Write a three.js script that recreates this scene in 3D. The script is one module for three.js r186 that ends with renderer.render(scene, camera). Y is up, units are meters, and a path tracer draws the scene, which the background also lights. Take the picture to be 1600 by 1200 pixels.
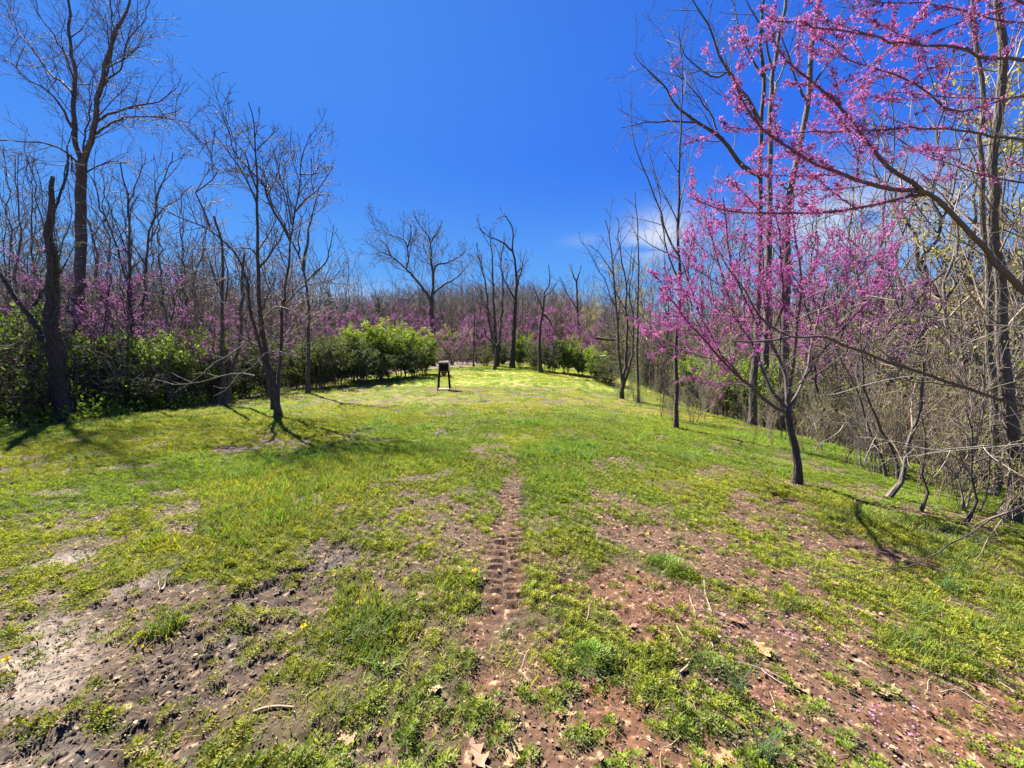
import * as THREE from 'three';
import { mergeGeometries } from 'three/addons/utils/BufferGeometryUtils.js';
import { RoundedBoxGeometry } from 'three/addons/geometries/RoundedBoxGeometry.js';

// ------------------------------------------------------------------ camera, sky, sun, exposure
const EYE = 1.6, F = 600, HORIZON = 562;
const PITCH = Math.atan((600 - HORIZON) / F);
const EXPOSURE = 4.8;
const scene = new THREE.Scene();
const camera = new THREE.PerspectiveCamera(90, 4 / 3, 0.05, 2000);
camera.position.set(0, EYE, 0);
camera.rotation.x = -PITCH;
scene.add(camera);

const SUN_AZ = Math.atan2(-0.66, 0.75), SUN_EL = 50 * Math.PI / 180;      // in front of the camera, to the left
const sunDir = new THREE.Vector3(Math.sin(SUN_AZ) * Math.cos(SUN_EL), Math.sin(SUN_EL), -Math.cos(SUN_AZ) * Math.cos(SUN_EL));
const sun = new THREE.DirectionalLight(new THREE.Color(1, 0.95, 0.86), 5);
sun.position.copy(sunDir).multiplyScalar(120);
sun.castShadow = true;
Object.assign(sun.shadow.camera, { left: -60, right: 60, top: 60, bottom: -60, near: 1, far: 260 });
sun.shadow.mapSize.set(4096, 4096);
scene.add(sun);
const renderer = new THREE.WebGLRenderer({ antialias: true });
renderer.toneMapping = THREE.LinearToneMapping;
renderer.toneMappingExposure = EXPOSURE;
renderer.shadowMap.enabled = true;

// ------------------------------------------------------------------ random numbers and noise
function makeRng(seed) {
  let a = seed >>> 0;
  return () => { a = (a + 0x6D2B79F5) >>> 0; let t = Math.imul(a ^ (a >>> 15), 1 | a); t = (t + Math.imul(t ^ (t >>> 7), 61 | t)) ^ t; return ((t ^ (t >>> 14)) >>> 0) / 4294967296; };
}
const TN = 256, table = new Float32Array(TN * TN);
{ const r = makeRng(77); for (let i = 0; i < TN * TN; i++) table[i] = r(); }
function noise(x, y) {
  const xf = Math.floor(x), yf = Math.floor(y); let u = x - xf, v = y - yf;
  u = u * u * (3 - 2 * u); v = v * v * (3 - 2 * v);
  const x0 = xf & 255, x1 = (xf + 1) & 255, y0 = (yf & 255) * TN, y1 = ((yf + 1) & 255) * TN;
  const a = table[y0 + x0], b = table[y0 + x1], c = table[y1 + x0], d = table[y1 + x1];
  return a + (b - a) * u + (c - a + (a - b - c + d) * u) * v;
}
const fbm = (x, y, n = 4) => { let s = 0, a = 0.5, t = 0; for (let i = 0; i < n; i++) { s += a * noise(x, y); t += a; a *= 0.5; x = x * 2.03 + 17.3; y = y * 2.03 + 9.1; } return s / t; };
const clamp = (v, a = 0, b = 1) => Math.min(b, Math.max(a, v));
const smooth = (a, b, v) => { const t = clamp((v - a) / (b - a)); return t * t * (3 - 2 * t); };
const lerp = (a, b, t) => a + (b - a) * t;
const mixc = (a, b, t) => [lerp(a[0], b[0], t), lerp(a[1], b[1], t), lerp(a[2], b[2], t)];
const V = (x, y, z) => new THREE.Vector3(x, y, z);

// ------------------------------------------------------------------ sky
{
  const w = 1024, h = 512, data = new Float32Array(w * h * 4);
  const lin = (c) => c.map((v) => { v /= 255; return v <= 0.04045 ? v / 12.92 : ((v + 0.055) / 1.055) ** 2.4; });
  const zen = lin([24, 72, 205]), mid = lin([48, 114, 241]), low = lin([110, 184, 255]), hor = lin([182, 222, 255]), cloud = lin([232, 240, 252]);
  for (let j = 0; j < h; j++) for (let i = 0; i < w; i++) {
    const el = ((j + 0.5) / h - 0.5) * Math.PI, az = ((i + 0.5) / w - 0.5) * 2 * Math.PI;
    const dx = Math.cos(el) * Math.cos(az), dz = Math.cos(el) * Math.sin(az), dy = Math.sin(el);
    const e = Math.max(0, el) * 180 / Math.PI;
    let c = mixc(mixc(mixc(hor, low, smooth(0, 9, e)), mid, smooth(3, 28, e)), zen, smooth(20, 66, e));
    const cs = dx * sunDir.x + dy * sunDir.y + dz * sunDir.z;
    const near = Math.pow(clamp((cs + 0.1) / 1.1), 3.2);
    c = mixc(c, lin([105, 182, 255]), 0.45 * near);
    if (e < 30) {                                     // thin wisps of fair-weather cloud low over the trees
      const A = Math.atan2(dx, -dz) * 180 / Math.PI, n = fbm(A / 3.2 + 31, e / 1.5 + 7, 5);
      let k = 0.35 * smooth(0.58, 0.8, n) * smooth(0, 3, e) * (1 - smooth(8, 14, e));
      for (const [a, b, sa, sb, q] of [[20.5, 16.5, 4.2, 2.6, 1.05], [10.5, 16.6, 3, 0.8, 0.2], [40, 15, 9, 4, 0.8], [-22, 8, 6, 2, 0.5], [-70, 12, 10, 3, 0.5], [95, 14, 12, 4, 0.6], [150, 13, 14, 3, 0.6], [-130, 15, 12, 4, 0.6]]) k = Math.max(k, q * Math.exp(-(((A - a) / sa) ** 2) - ((e - b) / sb) ** 2) * smooth(0.34, 0.62, n + 0.12));
      c = mixc(c, cloud, 0.8 * k);
    }
    const o = (j * w + i) * 4;
    for (let k = 0; k < 3; k++) data[o + k] = c[k] / EXPOSURE;
    data[o + 3] = 1;
  }
  const t = new THREE.DataTexture(data, w, h, THREE.RGBAFormat, THREE.FloatType);
  t.mapping = THREE.EquirectangularReflectionMapping; t.magFilter = THREE.LinearFilter; t.minFilter = THREE.LinearFilter; t.needsUpdate = true;
  scene.background = t; scene.environment = t;
}

// ------------------------------------------------------------------ the lie of the land
const soft = (v, k) => (v > 12 * k ? v : k * Math.log1p(Math.exp(v / k)));
function land(x, z) {
  const d = -z;
  let y = 0.9 * smooth(13, 34, d) + 0.6 * smooth(34, 54, d);
  const xr = soft(x - 1.2, 0.35);
  let drop = 0.058 * Math.pow(Math.min(xr, 14), 1.2) + 0.34 * soft(x - 8.8 - 0.8 * Math.sin(d * 0.23), 0.7);
  drop = 8 * (1 - Math.exp(-drop / 8));
  let dl = 0.14 * soft(-x - 12, 1);
  dl = 5 * (1 - Math.exp(-dl / 5));
  y -= drop + dl;
  y += 0.22 * Math.max(0, Math.min(x - 50, 90)) + 0.12 * Math.max(0, Math.min(-x - 60, 90));
  y += 0.1 * Math.max(0, Math.min(d - 95, 140)) + 0.1 * Math.max(0, Math.min(-d - 30, 100));
  y += 0.16 * (fbm(x / 7 + 3, z / 7, 3) - 0.5) * smooth(2, 9, Math.hypot(x, z));
  y += 0.05 * (fbm(x / 1.6 + 40, z / 1.6 + 8, 2) - 0.5);
  return y;
}
const cosP = Math.cos(PITCH), sinP = Math.sin(PITCH);
function ray(px, py) { const a = (px - 800) / F, b = (600 - py) / F; return [a, b * cosP - sinP, -cosP - b * sinP]; }
function at(px, py, depth) { const r = ray(px, py), k = depth / -r[2]; return V(r[0] * k, EYE + r[1] * k, -depth); }
function groundAt(px, py) {                                  // where a sight line meets the land
  const r = ray(px, py); let d = 0.5;
  for (let i = 0; i < 3000; i++) { const k = d / -r[2]; if (EYE + r[1] * k < land(r[0] * k, -d)) break; d += Math.max(0.008, d * 0.004); }
  const k = d / -r[2]; return V(r[0] * k, land(r[0] * k, -d), -d);
}
const stand = (px, depth) => { const x = (px - 800) / F * depth; return V(x, land(x, -depth), -depth); };

// ------------------------------------------------------------------ what covers the ground where
const GX = 15, GD = 30, GN = 600;
const field = () => new Float32Array(GN * GN);
const M = { bare: field(), red: field(), mud: field(), pale: field(), lush: field(), petal: field() };
function blob(kind, px, py, rx, ry, s = 1) {
  const c = groundAt(px, py), wx = Math.abs(groundAt(px + rx, py).x - c.x), up = groundAt(px, py - ry), dn = groundAt(px, py + ry);
  const wz = Math.max(0.04, Math.abs(up.z - dn.z) / 2), f = M[kind], sx = GN / (2 * GX), sd = GN / GD;
  const i0 = Math.floor((c.x - 1.7 * wx + GX) * sx), i1 = Math.ceil((c.x + 1.7 * wx + GX) * sx), j0 = Math.floor((-c.z - 1.7 * wz) * sd), j1 = Math.ceil((-c.z + 1.7 * wz) * sd);
  for (let j = Math.max(0, j0); j <= Math.min(GN - 1, j1); j++) for (let i = Math.max(0, i0); i <= Math.min(GN - 1, i1); i++) {
    const x = i / sx - GX, z = -j / sd;
    const q = Math.hypot((x - c.x) / wx, (z - c.z) / wz) + 0.9 * (fbm(x * 2.3 + px, z * 2.3, 3) - 0.5);
    const k = s * (1 - smooth(0.45, 1.3, q));
    if (k > f[j * GN + i]) f[j * GN + i] = k;
  }
}
// reddish clay, centre and lower right
for (const a of [[955, 915, 105, 42], [1010, 965, 55, 45], [1030, 930, 60, 40], [965, 1120, 60, 75], [930, 1080, 40, 40], [1040, 1180, 60, 30], [1215, 1090, 55, 55], [1470, 1140, 150, 70], [1590, 1110, 90, 50], [1120, 1180, 60, 40], [760, 1060, 50, 40, 0.7], [745, 990, 40, 40, 0.7], [1080, 770, 40, 10, 0.7], [890, 632, 50, 4, 0.45], [1010, 705, 50, 8, 0.5], [1090, 745, 60, 12, 0.6]]) { blob('bare', ...a); blob('red', ...a); }
for (const a of [[806, 735, 15, 22, 0.7], [820, 702, 14, 16, 0.55], [836, 676, 14, 10, 0.45], [770, 960, 34, 30, 0.6], [795, 780, 18, 30], [793, 830, 24, 40], [792, 880, 30, 40], [785, 930, 34, 30, 0.8]]) { blob('bare', ...a); blob('red', a[0], a[1], a[2], a[3], 0.45); }
// churned dark mud, lower left
for (const a of [[520, 868, 55, 26], [455, 905, 60, 30], [400, 940, 70, 36], [340, 1005, 90, 55], [260, 1080, 120, 70], [170, 1160, 170, 60], [400, 1040, 60, 40, 0.7], [60, 1190, 120, 40], [540, 1160, 70, 40, 0.7], [590, 1190, 60, 30, 0.8]]) { blob('bare', ...a); blob('mud', ...a); }
// pale drying silt, left
for (const a of [[105, 1010, 85, 50], [60, 1080, 70, 40, 0.8], [110, 872, 50, 14], [30, 930, 45, 16], [205, 912, 36, 20], [230, 1090, 30, 14, 0.8], [160, 1130, 60, 26, 0.8], [60, 980, 60, 30, 0.7]]) { blob('bare', a[0], a[1], a[2], a[3], 0.7); blob('pale', ...a); }
for (const a of [[445, 690, 55, 7], [370, 702, 50, 7], [200, 731, 60, 7], [120, 735, 50, 6], [275, 768, 45, 10], [210, 790, 60, 9, 0.7], [490, 772, 30, 6], [290, 790, 40, 10, 0.7], [40, 820, 60, 9, 0.7], [100, 770, 50, 6, 0.6]]) { blob('bare', ...a); blob('pale', a[0], a[1], a[2], a[3], 0.35); }
blob('bare', 692, 608, 52, 5, 0.62); blob('red', 692, 608, 52, 5, 0.4);
for (const a of [[640, 880, 40, 22], [600, 820, 60, 14], [830, 1000, 50, 30], [700, 1120, 90, 40], [850, 1120, 60, 40], [1240, 800, 60, 14], [1300, 760, 40, 8], [650, 1000, 30, 30], [1350, 860, 60, 14], [560, 800, 40, 10], [120, 690, 60, 4], [1180, 850, 70, 18]]) blob('bare', ...a, 0.55);
// fallen blossom, lower right
for (const a of [[1130, 980, 90, 40], [1280, 985, 70, 26], [1190, 960, 100, 40], [1060, 940, 50, 50, 0.7], [1430, 1130, 120, 50], [1550, 1080, 90, 60], [1180, 1080, 100, 60, 0.5], [1330, 1160, 110, 40, 0.8]]) { blob('petal', ...a); blob('bare', a[0], a[1], a[2], a[3], 0.5); }
// fresh long grass
for (const a of [[470, 740, 120, 40], [420, 800, 90, 40], [370, 835, 60, 28], [250, 850, 40, 14], [560, 745, 60, 30], [640, 715, 90, 26], [870, 745, 50, 16], [860, 700, 60, 16], [1055, 712, 30, 12], [560, 960, 70, 60], [600, 1020, 60, 40], [930, 1032, 46, 16], [1045, 892, 34, 16], [1400, 830, 100, 36, 0.7], [1480, 960, 90, 60, 0.6], [1450, 1010, 80, 40, 0.7], [1560, 930, 70, 60, 0.6], [1250, 940, 40, 12], [250, 985, 26, 16], [720, 905, 36, 16], [1250, 620, 60, 8]]) blob('lush', ...a);
function maskAt(f, x, z) {
  const u = (x + GX) * GN / (2 * GX), v = -z * GN / GD;
  if (u < 0 || v < 0 || u >= GN - 1 || v >= GN - 1) return 0;
  const i = Math.floor(u), j = Math.floor(v), s = u - i, t = v - j, o = j * GN + i;
  return lerp(lerp(f[o], f[o + 1], s), lerp(f[o + GN], f[o + GN + 1], s), t);
}
// 1 where the shade and leaf litter of the woods begin, 0 on the open ridge
function woods(x, z) {
  const d = -z, n = 1.6 * (fbm(x / 2.4 + 9, z / 2.4, 2) - 0.5);
  const left = smooth(-10.6, -12.2, x + n + (d > 20 ? -(d - 20) * 0.42 : 0));
  const right = smooth(9.2, 11.0, x + n + (d > 21 ? (d - 21) * 0.2 : 0) - (d < 6 ? 0 : 0));
  const back = smooth(41, 46, d + n - (Math.abs(x + 4.8) < 1.6 ? 16 : 0));
  return Math.max(left, right, back);
}
function bareAt(x, z) {
  const d = -z, b = maskAt(M.bare, x, z), n = fbm(x * 1.7 + 5, z * 1.7 + 2, 4);
  const base = lerp(0.52, 0.25, smooth(2.2, 8, d)) + 0.2 * smooth(0.8, 2.4, x) * (1 - smooth(5, 10, d));
  return clamp(Math.max(b, base + 2.1 * (n - 0.5)) - 0.55 * maskAt(M.lush, x, z));
}
// tyre print: a straight strip in the middle of the view
const tyreA = groundAt(801, 742), tyreB = groundAt(781, 975);
function tyre(x, z) {
  const ux = tyreB.x - tyreA.x, uz = tyreB.z - tyreA.z, L = Math.hypot(ux, uz), tx = ux / L, tz = uz / L;
  const s = (x - tyreA.x) * tx + (z - tyreA.z) * tz, q = (x - tyreA.x) * tz - (z - tyreA.z) * tx;
  const k = smooth(-0.6, 0.9, s) * (1 - smooth(L - 0.3, L + 0.35, s)) * (1 - smooth(0.125, 0.19, Math.abs(q) + 0.06 * (noise(s * 7, q * 9) - 0.5))) * (0.55 + 0.45 * smooth(0.25, 0.5, noise(s * 2.3 + 5, q * 3)));
  if (k <= 0) return [0, 0];
  const ph = s / 0.1 + (q > 0 ? 0.5 : 0) + Math.abs(q) * 0.4, lug = smooth(0.25, 0.5, Math.abs((ph - Math.floor(ph)) - 0.5) * 2);
  return [k, k * (-0.028 + 0.03 * lug * (0.35 + 1.1 * noise(x * 9, z * 9)))];
}
function relief(x, z) {
  const d = -z;
  if (d > 16 || d < 0 || Math.abs(x) > 12) return 0;
  const fade = 1 - smooth(9, 16, d), mud = maskAt(M.mud, x, z), b = bareAt(x, z), [k, ty] = tyre(x, z);
  const r = (0.012 + 0.008 * b + 0.014 * mud) * (fbm(x * 9, z * 9, 3) - 0.5) * 2 + (0.008 + 0.008 * mud + 0.004 * b) * (fbm(x * 24 + 4, z * 24, 2) - 0.5) * 2 + 0.012 * mud * (noise(x * 46, z * 46) - 0.5);
  return fade * (r * (1 - 0.65 * k) - 0.05 * mud * (noise(x * 3, z * 3)) + ty - 0.02 * b);
}
const height = (x, z) => land(x, z) + relief(x, z);

// ------------------------------------------------------------------ ground sheet
{
  const zs = [], xs = [];
  for (let d = -60; d < 0.4;) { zs.push(-d); d += Math.max(0.3, -d * 0.12); }
  for (let d = 0.4; d < 4.6; d += 0.016) zs.push(-d);
  for (let d = 4.6, s = 0.016; d < 520; s *= 1.045) { zs.push(-d); d += s; }
  const half = []; for (let x = 0.011; x < 2.8; x += 0.022) half.push(x);
  for (let x = 2.8, s = 0.022; x < 420; s *= 1.045) { half.push(x); x += s; }
  for (let i = half.length - 1; i >= 0; i--) xs.push(-half[i]);
  xs.push(...half);
  const nx = xs.length, nz = zs.length, pos = new Float32Array(nx * nz * 3), uv = new Float32Array(nx * nz * 2), uv1 = new Float32Array(nx * nz * 2), col = new Float32Array(nx * nz * 3);
  const MX = 10, MD = 20;
  for (let j = 0; j < nz; j++) for (let i = 0; i < nx; i++) {
    const x = xs[i], z = zs[j], k = j * nx + i;
    pos[k * 3] = x; pos[k * 3 + 1] = height(x, z); pos[k * 3 + 2] = z;
    uv[k * 2] = (x + MX) / (2 * MX); uv[k * 2 + 1] = -z / MD;
    uv1[k * 2] = x; uv1[k * 2 + 1] = z;
    const w = woods(x, z), n = fbm(x / 1.3, z / 1.3, 4), p = fbm(x / 4 + 7, z / 4, 3);
    let c = mixc([0.2, 0.19, 0.014], [0.12, 0.13, 0.012], n);
    c = mixc(c, [0.14, 0.1, 0.06], smooth(0.52, 0.7, p) * 0.7);
    c = mixc(c, mixc([0.1, 0.07, 0.045], [0.17, 0.12, 0.075], n), w);
    if (Math.abs(x + 4.9 + (z + 45) * 0.08) < 1.4 && z < -36 && z > -70) c = mixc(c, [0.11, 0.075, 0.045], 0.6 * smooth(0.4, 0.6, n));
    col.set(c, k * 3);
  }
  const idxNear = [], idxFar = [];
  for (let j = 0; j < nz - 1; j++) for (let i = 0; i < nx - 1; i++) {
    const a = j * nx + i, b = a + 1, c = a + nx, e = c + 1;
    const near = xs[i] > -MX && xs[i + 1] < MX && zs[j] <= 0 && zs[j + 1] > -MD;
    (near ? idxNear : idxFar).push(a, b, c, b, e, c);
  }
  const g = new THREE.BufferGeometry();
  g.setAttribute('position', new THREE.BufferAttribute(pos, 3)); g.setAttribute('uv', new THREE.BufferAttribute(uv, 2));
  g.setAttribute('uv1', new THREE.BufferAttribute(uv1, 2)); g.setAttribute('color', new THREE.BufferAttribute(col, 3));
  const idx = new Uint32Array(idxNear.length + idxFar.length); idx.set(idxNear); idx.set(idxFar, idxNear.length);
  g.setIndex(new THREE.BufferAttribute(idx, 1));
  g.addGroup(0, idxNear.length, 0); g.addGroup(idxNear.length, idxFar.length, 1);
  g.computeVertexNormals();
  // colour of soil, silt, mud and thatch over the near 20 m
  const T = 2048, px = new Uint8Array(T * T * 4), RT = 1024, rough = new Uint8Array(RT * RT * 4);
  const enc = (v) => { v = clamp(v); return 255 * (v <= 0.0031308 ? v * 12.92 : 1.055 * v ** (1 / 2.4) - 0.055); };
  for (let j = 0; j < T; j++) for (let i = 0; i < T; i++) {
    const x = ((i + 0.5) / T * 2 - 1) * MX, z = -(j + 0.5) / T * MD;
    const b = bareAt(x, z), red = Math.max(maskAt(M.red, x, z), 0.55 * smooth(-0.9, 0.6, x + 0.8 * (fbm(x * 1.3, z * 1.3, 2) - 0.5)) * (1 - smooth(4.5, 8, -z))), mud = maskAt(M.mud, x, z), pale = maskAt(M.pale, x, z), w = woods(x, z);
    const f = fbm(x * 14, z * 14, 3), g2 = noise(x * 47, z * 47), g3 = noise(x * 90 + 3, z * 90), big = fbm(x * 1.1 + 60, z * 1.1, 3);
    let soil = mixc([0.045, 0.03, 0.02], [0.09, 0.062, 0.043], f);
    soil = mixc(soil, mixc([0.075, 0.035, 0.019], [0.13, 0.064, 0.035], f), red);
    soil = mixc(soil, mixc([0.026, 0.017, 0.0105], [0.06, 0.04, 0.026], f), mud * 0.9);
    soil = mixc(soil, mixc([0.11, 0.092, 0.085], [0.2, 0.175, 0.165], f), pale * smooth(0.32, 0.55, big));
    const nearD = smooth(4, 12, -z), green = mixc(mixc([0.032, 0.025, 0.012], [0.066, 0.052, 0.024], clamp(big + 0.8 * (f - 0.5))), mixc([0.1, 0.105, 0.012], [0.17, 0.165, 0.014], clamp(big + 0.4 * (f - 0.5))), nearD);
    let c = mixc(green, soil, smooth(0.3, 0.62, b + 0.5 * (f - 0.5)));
    c = mixc(c, mixc([0.1, 0.07, 0.045], [0.17, 0.12, 0.075], f), w);
    const k = (0.5 + 1.0 * g2) * (0.8 + 0.4 * g3);
    c = [c[0] * k * 0.72, c[1] * k * 0.6, c[2] * k * 0.44];
    if (g2 > 0.8 && b > 0.25 && pale < 0.4) c = mixc(c, [0.3, 0.22, 0.13], smooth(0.8, 0.92, g2) * 0.7);
    const o = (j * T + i) * 4; px[o] = enc(c[0]); px[o + 1] = enc(c[1]); px[o + 2] = enc(c[2]); px[o + 3] = 255;
  }
  for (let j = 0; j < RT; j++) for (let i = 0; i < RT; i++) {
    const x = ((i + 0.5) / RT * 2 - 1) * MX, z = -(j + 0.5) / RT * MD, wet = Math.max(0.75 * maskAt(M.mud, x, z), maskAt(M.pale, x, z)) * smooth(0.4, 0.6, fbm(x * 3, z * 3, 3));
    const o = (j * RT + i) * 4; rough[o] = rough[o + 1] = rough[o + 2] = 255 * (1 - 0.22 * wet); rough[o + 3] = 255;
  }
  const tex = (d, n, srgb) => { const t = new THREE.DataTexture(d, n, n); t.magFilter = THREE.LinearFilter; t.minFilter = THREE.LinearFilter; if (srgb) t.colorSpace = THREE.SRGBColorSpace; t.needsUpdate = true; return t; };
  const B = 512, bd = new Uint8Array(B * B * 4), tile = (u, v, s) => { const a = noise(u * s, v * s), b2 = noise((u - 1) * s, v * s), c2 = noise(u * s, (v - 1) * s), e2 = noise((u - 1) * s, (v - 1) * s); return lerp(lerp(a, b2, u), lerp(c2, e2, u), v); };
  for (let j = 0; j < B; j++) for (let i = 0; i < B; i++) {
    const u = i / B, v = j / B, n = 0.5 * tile(u, v, 24) + 0.3 * tile(u, v, 60) + 0.2 * tile(u, v, 120), o = (j * B + i) * 4;
    bd[o] = bd[o + 1] = bd[o + 2] = 255 * n; bd[o + 3] = 255;
  }
  const bump = tex(bd, B); bump.wrapS = bump.wrapT = THREE.RepeatWrapping; bump.channel = 1;
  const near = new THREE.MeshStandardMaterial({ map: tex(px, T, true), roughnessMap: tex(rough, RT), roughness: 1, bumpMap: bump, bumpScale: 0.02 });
  const far = new THREE.MeshStandardMaterial({ vertexColors: true, roughness: 1, bumpMap: bump, bumpScale: 0.03 });
  const m = new THREE.Mesh(g, [near, far]); m.name = 'ground'; m.userData = { kind: 'structure', label: 'grassy ridge with muddy bare patches and a tyre print', category: 'ground' };
  m.receiveShadow = m.castShadow = true; scene.add(m);
}

// ------------------------------------------------------------------ naming
const taken = new Map();
function numbered(name) { const n = taken.get(name) ?? 0; taken.set(name, n + 1); return n ? name + '_' + String(n).padStart(3, '0') : name; }
function tag(o, label, category, group, kind) { Object.assign(o.userData, { label, category }); if (group) o.userData.group = group; if (kind) o.userData.kind = kind; return o; }
function thing(name, pos, label, category, group) { const o = new THREE.Group(); o.name = numbered(name); o.position.copy(pos); scene.add(o); return tag(o, label, category, group); }
function part(name, geo, mat, parent, kind) { const m = new THREE.Mesh(geo, mat); m.name = name; m.castShadow = m.receiveShadow = true; if (kind) m.userData.kind = kind; parent.add(m); return m; }
function solo(name, geo, mat, pos, label, category, group) { const m = new THREE.Mesh(geo, mat); m.name = numbered(name); m.castShadow = m.receiveShadow = true; if (pos) m.position.copy(pos); scene.add(m); return tag(m, label, category, group); }
function copyOf(src, pos, turn, sx, sy, label, group) {
  const c = src.clone(); c.name = numbered(src.name.replace(/_\d+$/, '')); c.position.copy(pos); c.rotation.y = turn; c.scale.set(sx, sy, sx);
  if (label) c.userData.label = label; if (group) c.userData.group = group; scene.add(c); return c;
}

// ------------------------------------------------------------------ mesh collector: tubes and leaves
class Soup {
  constructor() { this.p = []; this.n = []; this.c = []; this.u = []; this.i = []; }
  tube(P, R, sides, vv = 0) {
    const rows = P.length, base = this.p.length / 3, seam = sides >= 6 ? 1 : 0, cols = sides + seam;
    let nx = 0, ny = 0, nz = 0, len = vv;
    for (let k = 0; k < rows; k++) {
      const a = P[Math.max(0, k - 1)], b = P[Math.min(rows - 1, k + 1)];
      let tx = b.x - a.x, ty = b.y - a.y, tz = b.z - a.z; const tl = Math.hypot(tx, ty, tz) || 1; tx /= tl; ty /= tl; tz /= tl;
      if (k === 0) { if (Math.abs(ty) < 0.9) { nx = -tz; ny = 0; nz = tx; } else { nx = 0; ny = tz; nz = -ty; } } else { len += P[k].distanceTo(P[k - 1]); }
      const dt = nx * tx + ny * ty + nz * tz; nx -= dt * tx; ny -= dt * ty; nz -= dt * tz; const nl = Math.hypot(nx, ny, nz) || 1; nx /= nl; ny /= nl; nz /= nl;
      const bx = ty * nz - tz * ny, by = tz * nx - tx * nz, bz = tx * ny - ty * nx, r = R[k], q = P[k];
      for (let s = 0; s < cols; s++) {
        const an = s / sides * 2 * Math.PI, c = Math.cos(an), d = Math.sin(an), ox = nx * c + bx * d, oy = ny * c + by * d, oz = nz * c + bz * d;
        const rr = sides >= 6 ? r * (0.93 + 0.14 * noise(an * 1.3 + q.x * 3, len * 1.7)) : r;
        this.p.push(q.x + ox * rr, q.y + oy * rr, q.z + oz * rr); this.n.push(ox, oy, oz); this.u.push(s / sides * Math.max(1, Math.round(R[0] * 12)), len * 2.2);
      }
    }
    for (let k = 0; k < rows - 1; k++) for (let s = 0; s < sides; s++) {
      const a = base + k * cols + s, b = base + k * cols + (seam ? s + 1 : (s + 1) % sides);
      this.i.push(a, b, a + cols, b, b + cols, a + cols);
    }
  }
  // a pointed leaf or petal: two triangles folded along the midrib
  leaf(x, y, z, dx, dy, dz, ux, uy, uz, len, wid, fold, col) {
    let sx = dy * uz - dz * uy, sy = dz * ux - dx * uz, sz = dx * uy - dy * ux; const l = Math.hypot(sx, sy, sz) || 1; sx /= l; sy /= l; sz /= l;
    const nx = sy * dz - sz * dy, ny = sz * dx - sx * dz, nz = sx * dy - sy * dx, b = this.p.length / 3, m = 0.45 * len, f = fold * wid;
    this.p.push(x, y, z, x + dx * m + sx * wid + nx * f, y + dy * m + sy * wid + ny * f, z + dz * m + sz * wid + nz * f, x + dx * len, y + dy * len, z + dz * len, x + dx * m - sx * wid + nx * f, y + dy * m - sy * wid + ny * f, z + dz * m - sz * wid + nz * f);
    for (let k = 0; k < 4; k++) { this.n.push(nx, ny, nz); this.c.push(col[0], col[1], col[2]); this.u.push(k & 1, k >> 1); }
    this.i.push(b, b + 1, b + 2, b, b + 2, b + 3);
  }
  get empty() { return !this.i.length; }
  geo() {
    const g = new THREE.BufferGeometry();
    g.setAttribute('position', new THREE.Float32BufferAttribute(this.p, 3)); g.setAttribute('normal', new THREE.Float32BufferAttribute(this.n, 3)); g.setAttribute('uv', new THREE.Float32BufferAttribute(this.u, 2));
    if (this.c.length) g.setAttribute('color', new THREE.Float32BufferAttribute(this.c, 3));
    g.setIndex(this.i); return g;
  }
}
const sphereDir = (r) => { const a = r() * 6.2832, y = r() * 2 - 1, s = Math.sqrt(1 - y * y); return [Math.cos(a) * s, y, Math.sin(a) * s]; };
function jitter(c, r, k = 0.3) { const v = 1 + (r() - 0.5) * 2 * k, h = (r() - 0.5) * k * 0.5; return [c[0] * v * (1 + h), c[1] * v, c[2] * v * (1 - h)]; }

// ------------------------------------------------------------------ materials
function barkTexture(seed) {
  const n = 256, d = new Uint8Array(n * n * 4), wrap = (u, v, a, b) => { const f = (s, t) => noise(s * a + seed, t * b + seed); return lerp(lerp(f(u, v), f(u - 1, v), u), lerp(f(u, v - 1), f(u - 1, v - 1), u), v); };
  for (let j = 0; j < n; j++) for (let i = 0; i < n; i++) {
    const u = i / n, v = j / n, k = 0.55 * wrap(u, v, 14, 4) + 0.3 * wrap(u, v, 32, 9) + 0.15 * wrap(u, v, 60, 40), w = 255 * clamp(0.2 + 1.55 * (k - 0.25)), o = (j * n + i) * 4;
    d[o] = d[o + 1] = d[o + 2] = w; d[o + 3] = 255;
  }
  const t = new THREE.DataTexture(d, n, n); t.magFilter = THREE.LinearFilter; t.wrapS = t.wrapT = THREE.RepeatWrapping; t.needsUpdate = true; return t;
}
const barkTex = barkTexture(5);
const barkMat = (r, g, b) => new THREE.MeshStandardMaterial({ color: new THREE.Color().setRGB(r, g, b), map: barkTex, bumpMap: barkTex, bumpScale: 0.03, roughness: 0.95 });
const twigMat = (r, g, b) => new THREE.MeshStandardMaterial({ color: new THREE.Color().setRGB(r, g, b), roughness: 0.85 });
const leafMat = (tr = 0.4) => new THREE.MeshPhysicalMaterial({ vertexColors: true, roughness: 0.9, specularIntensity: 0.35, transmission: tr, thickness: 0, side: THREE.DoubleSide });
const MAT = {
  bark: barkMat(0.125, 0.1, 0.08), barkDark: barkMat(0.085, 0.064, 0.052), barkGrey: barkMat(0.18, 0.145, 0.115), barkRed: barkMat(0.12, 0.078, 0.06),
  twig: twigMat(0.075, 0.055, 0.047), twigGrey: twigMat(0.15, 0.12, 0.1), twigTan: twigMat(0.2, 0.15, 0.1), twigDark: twigMat(0.045, 0.033, 0.03), pale: twigMat(0.27, 0.235, 0.19),
  leaf: leafMat(0.55), petal: leafMat(0.45), grass: leafMat(0.55), dry: new THREE.MeshStandardMaterial({ vertexColors: true, roughness: 0.9, side: THREE.DoubleSide }),
};
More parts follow.
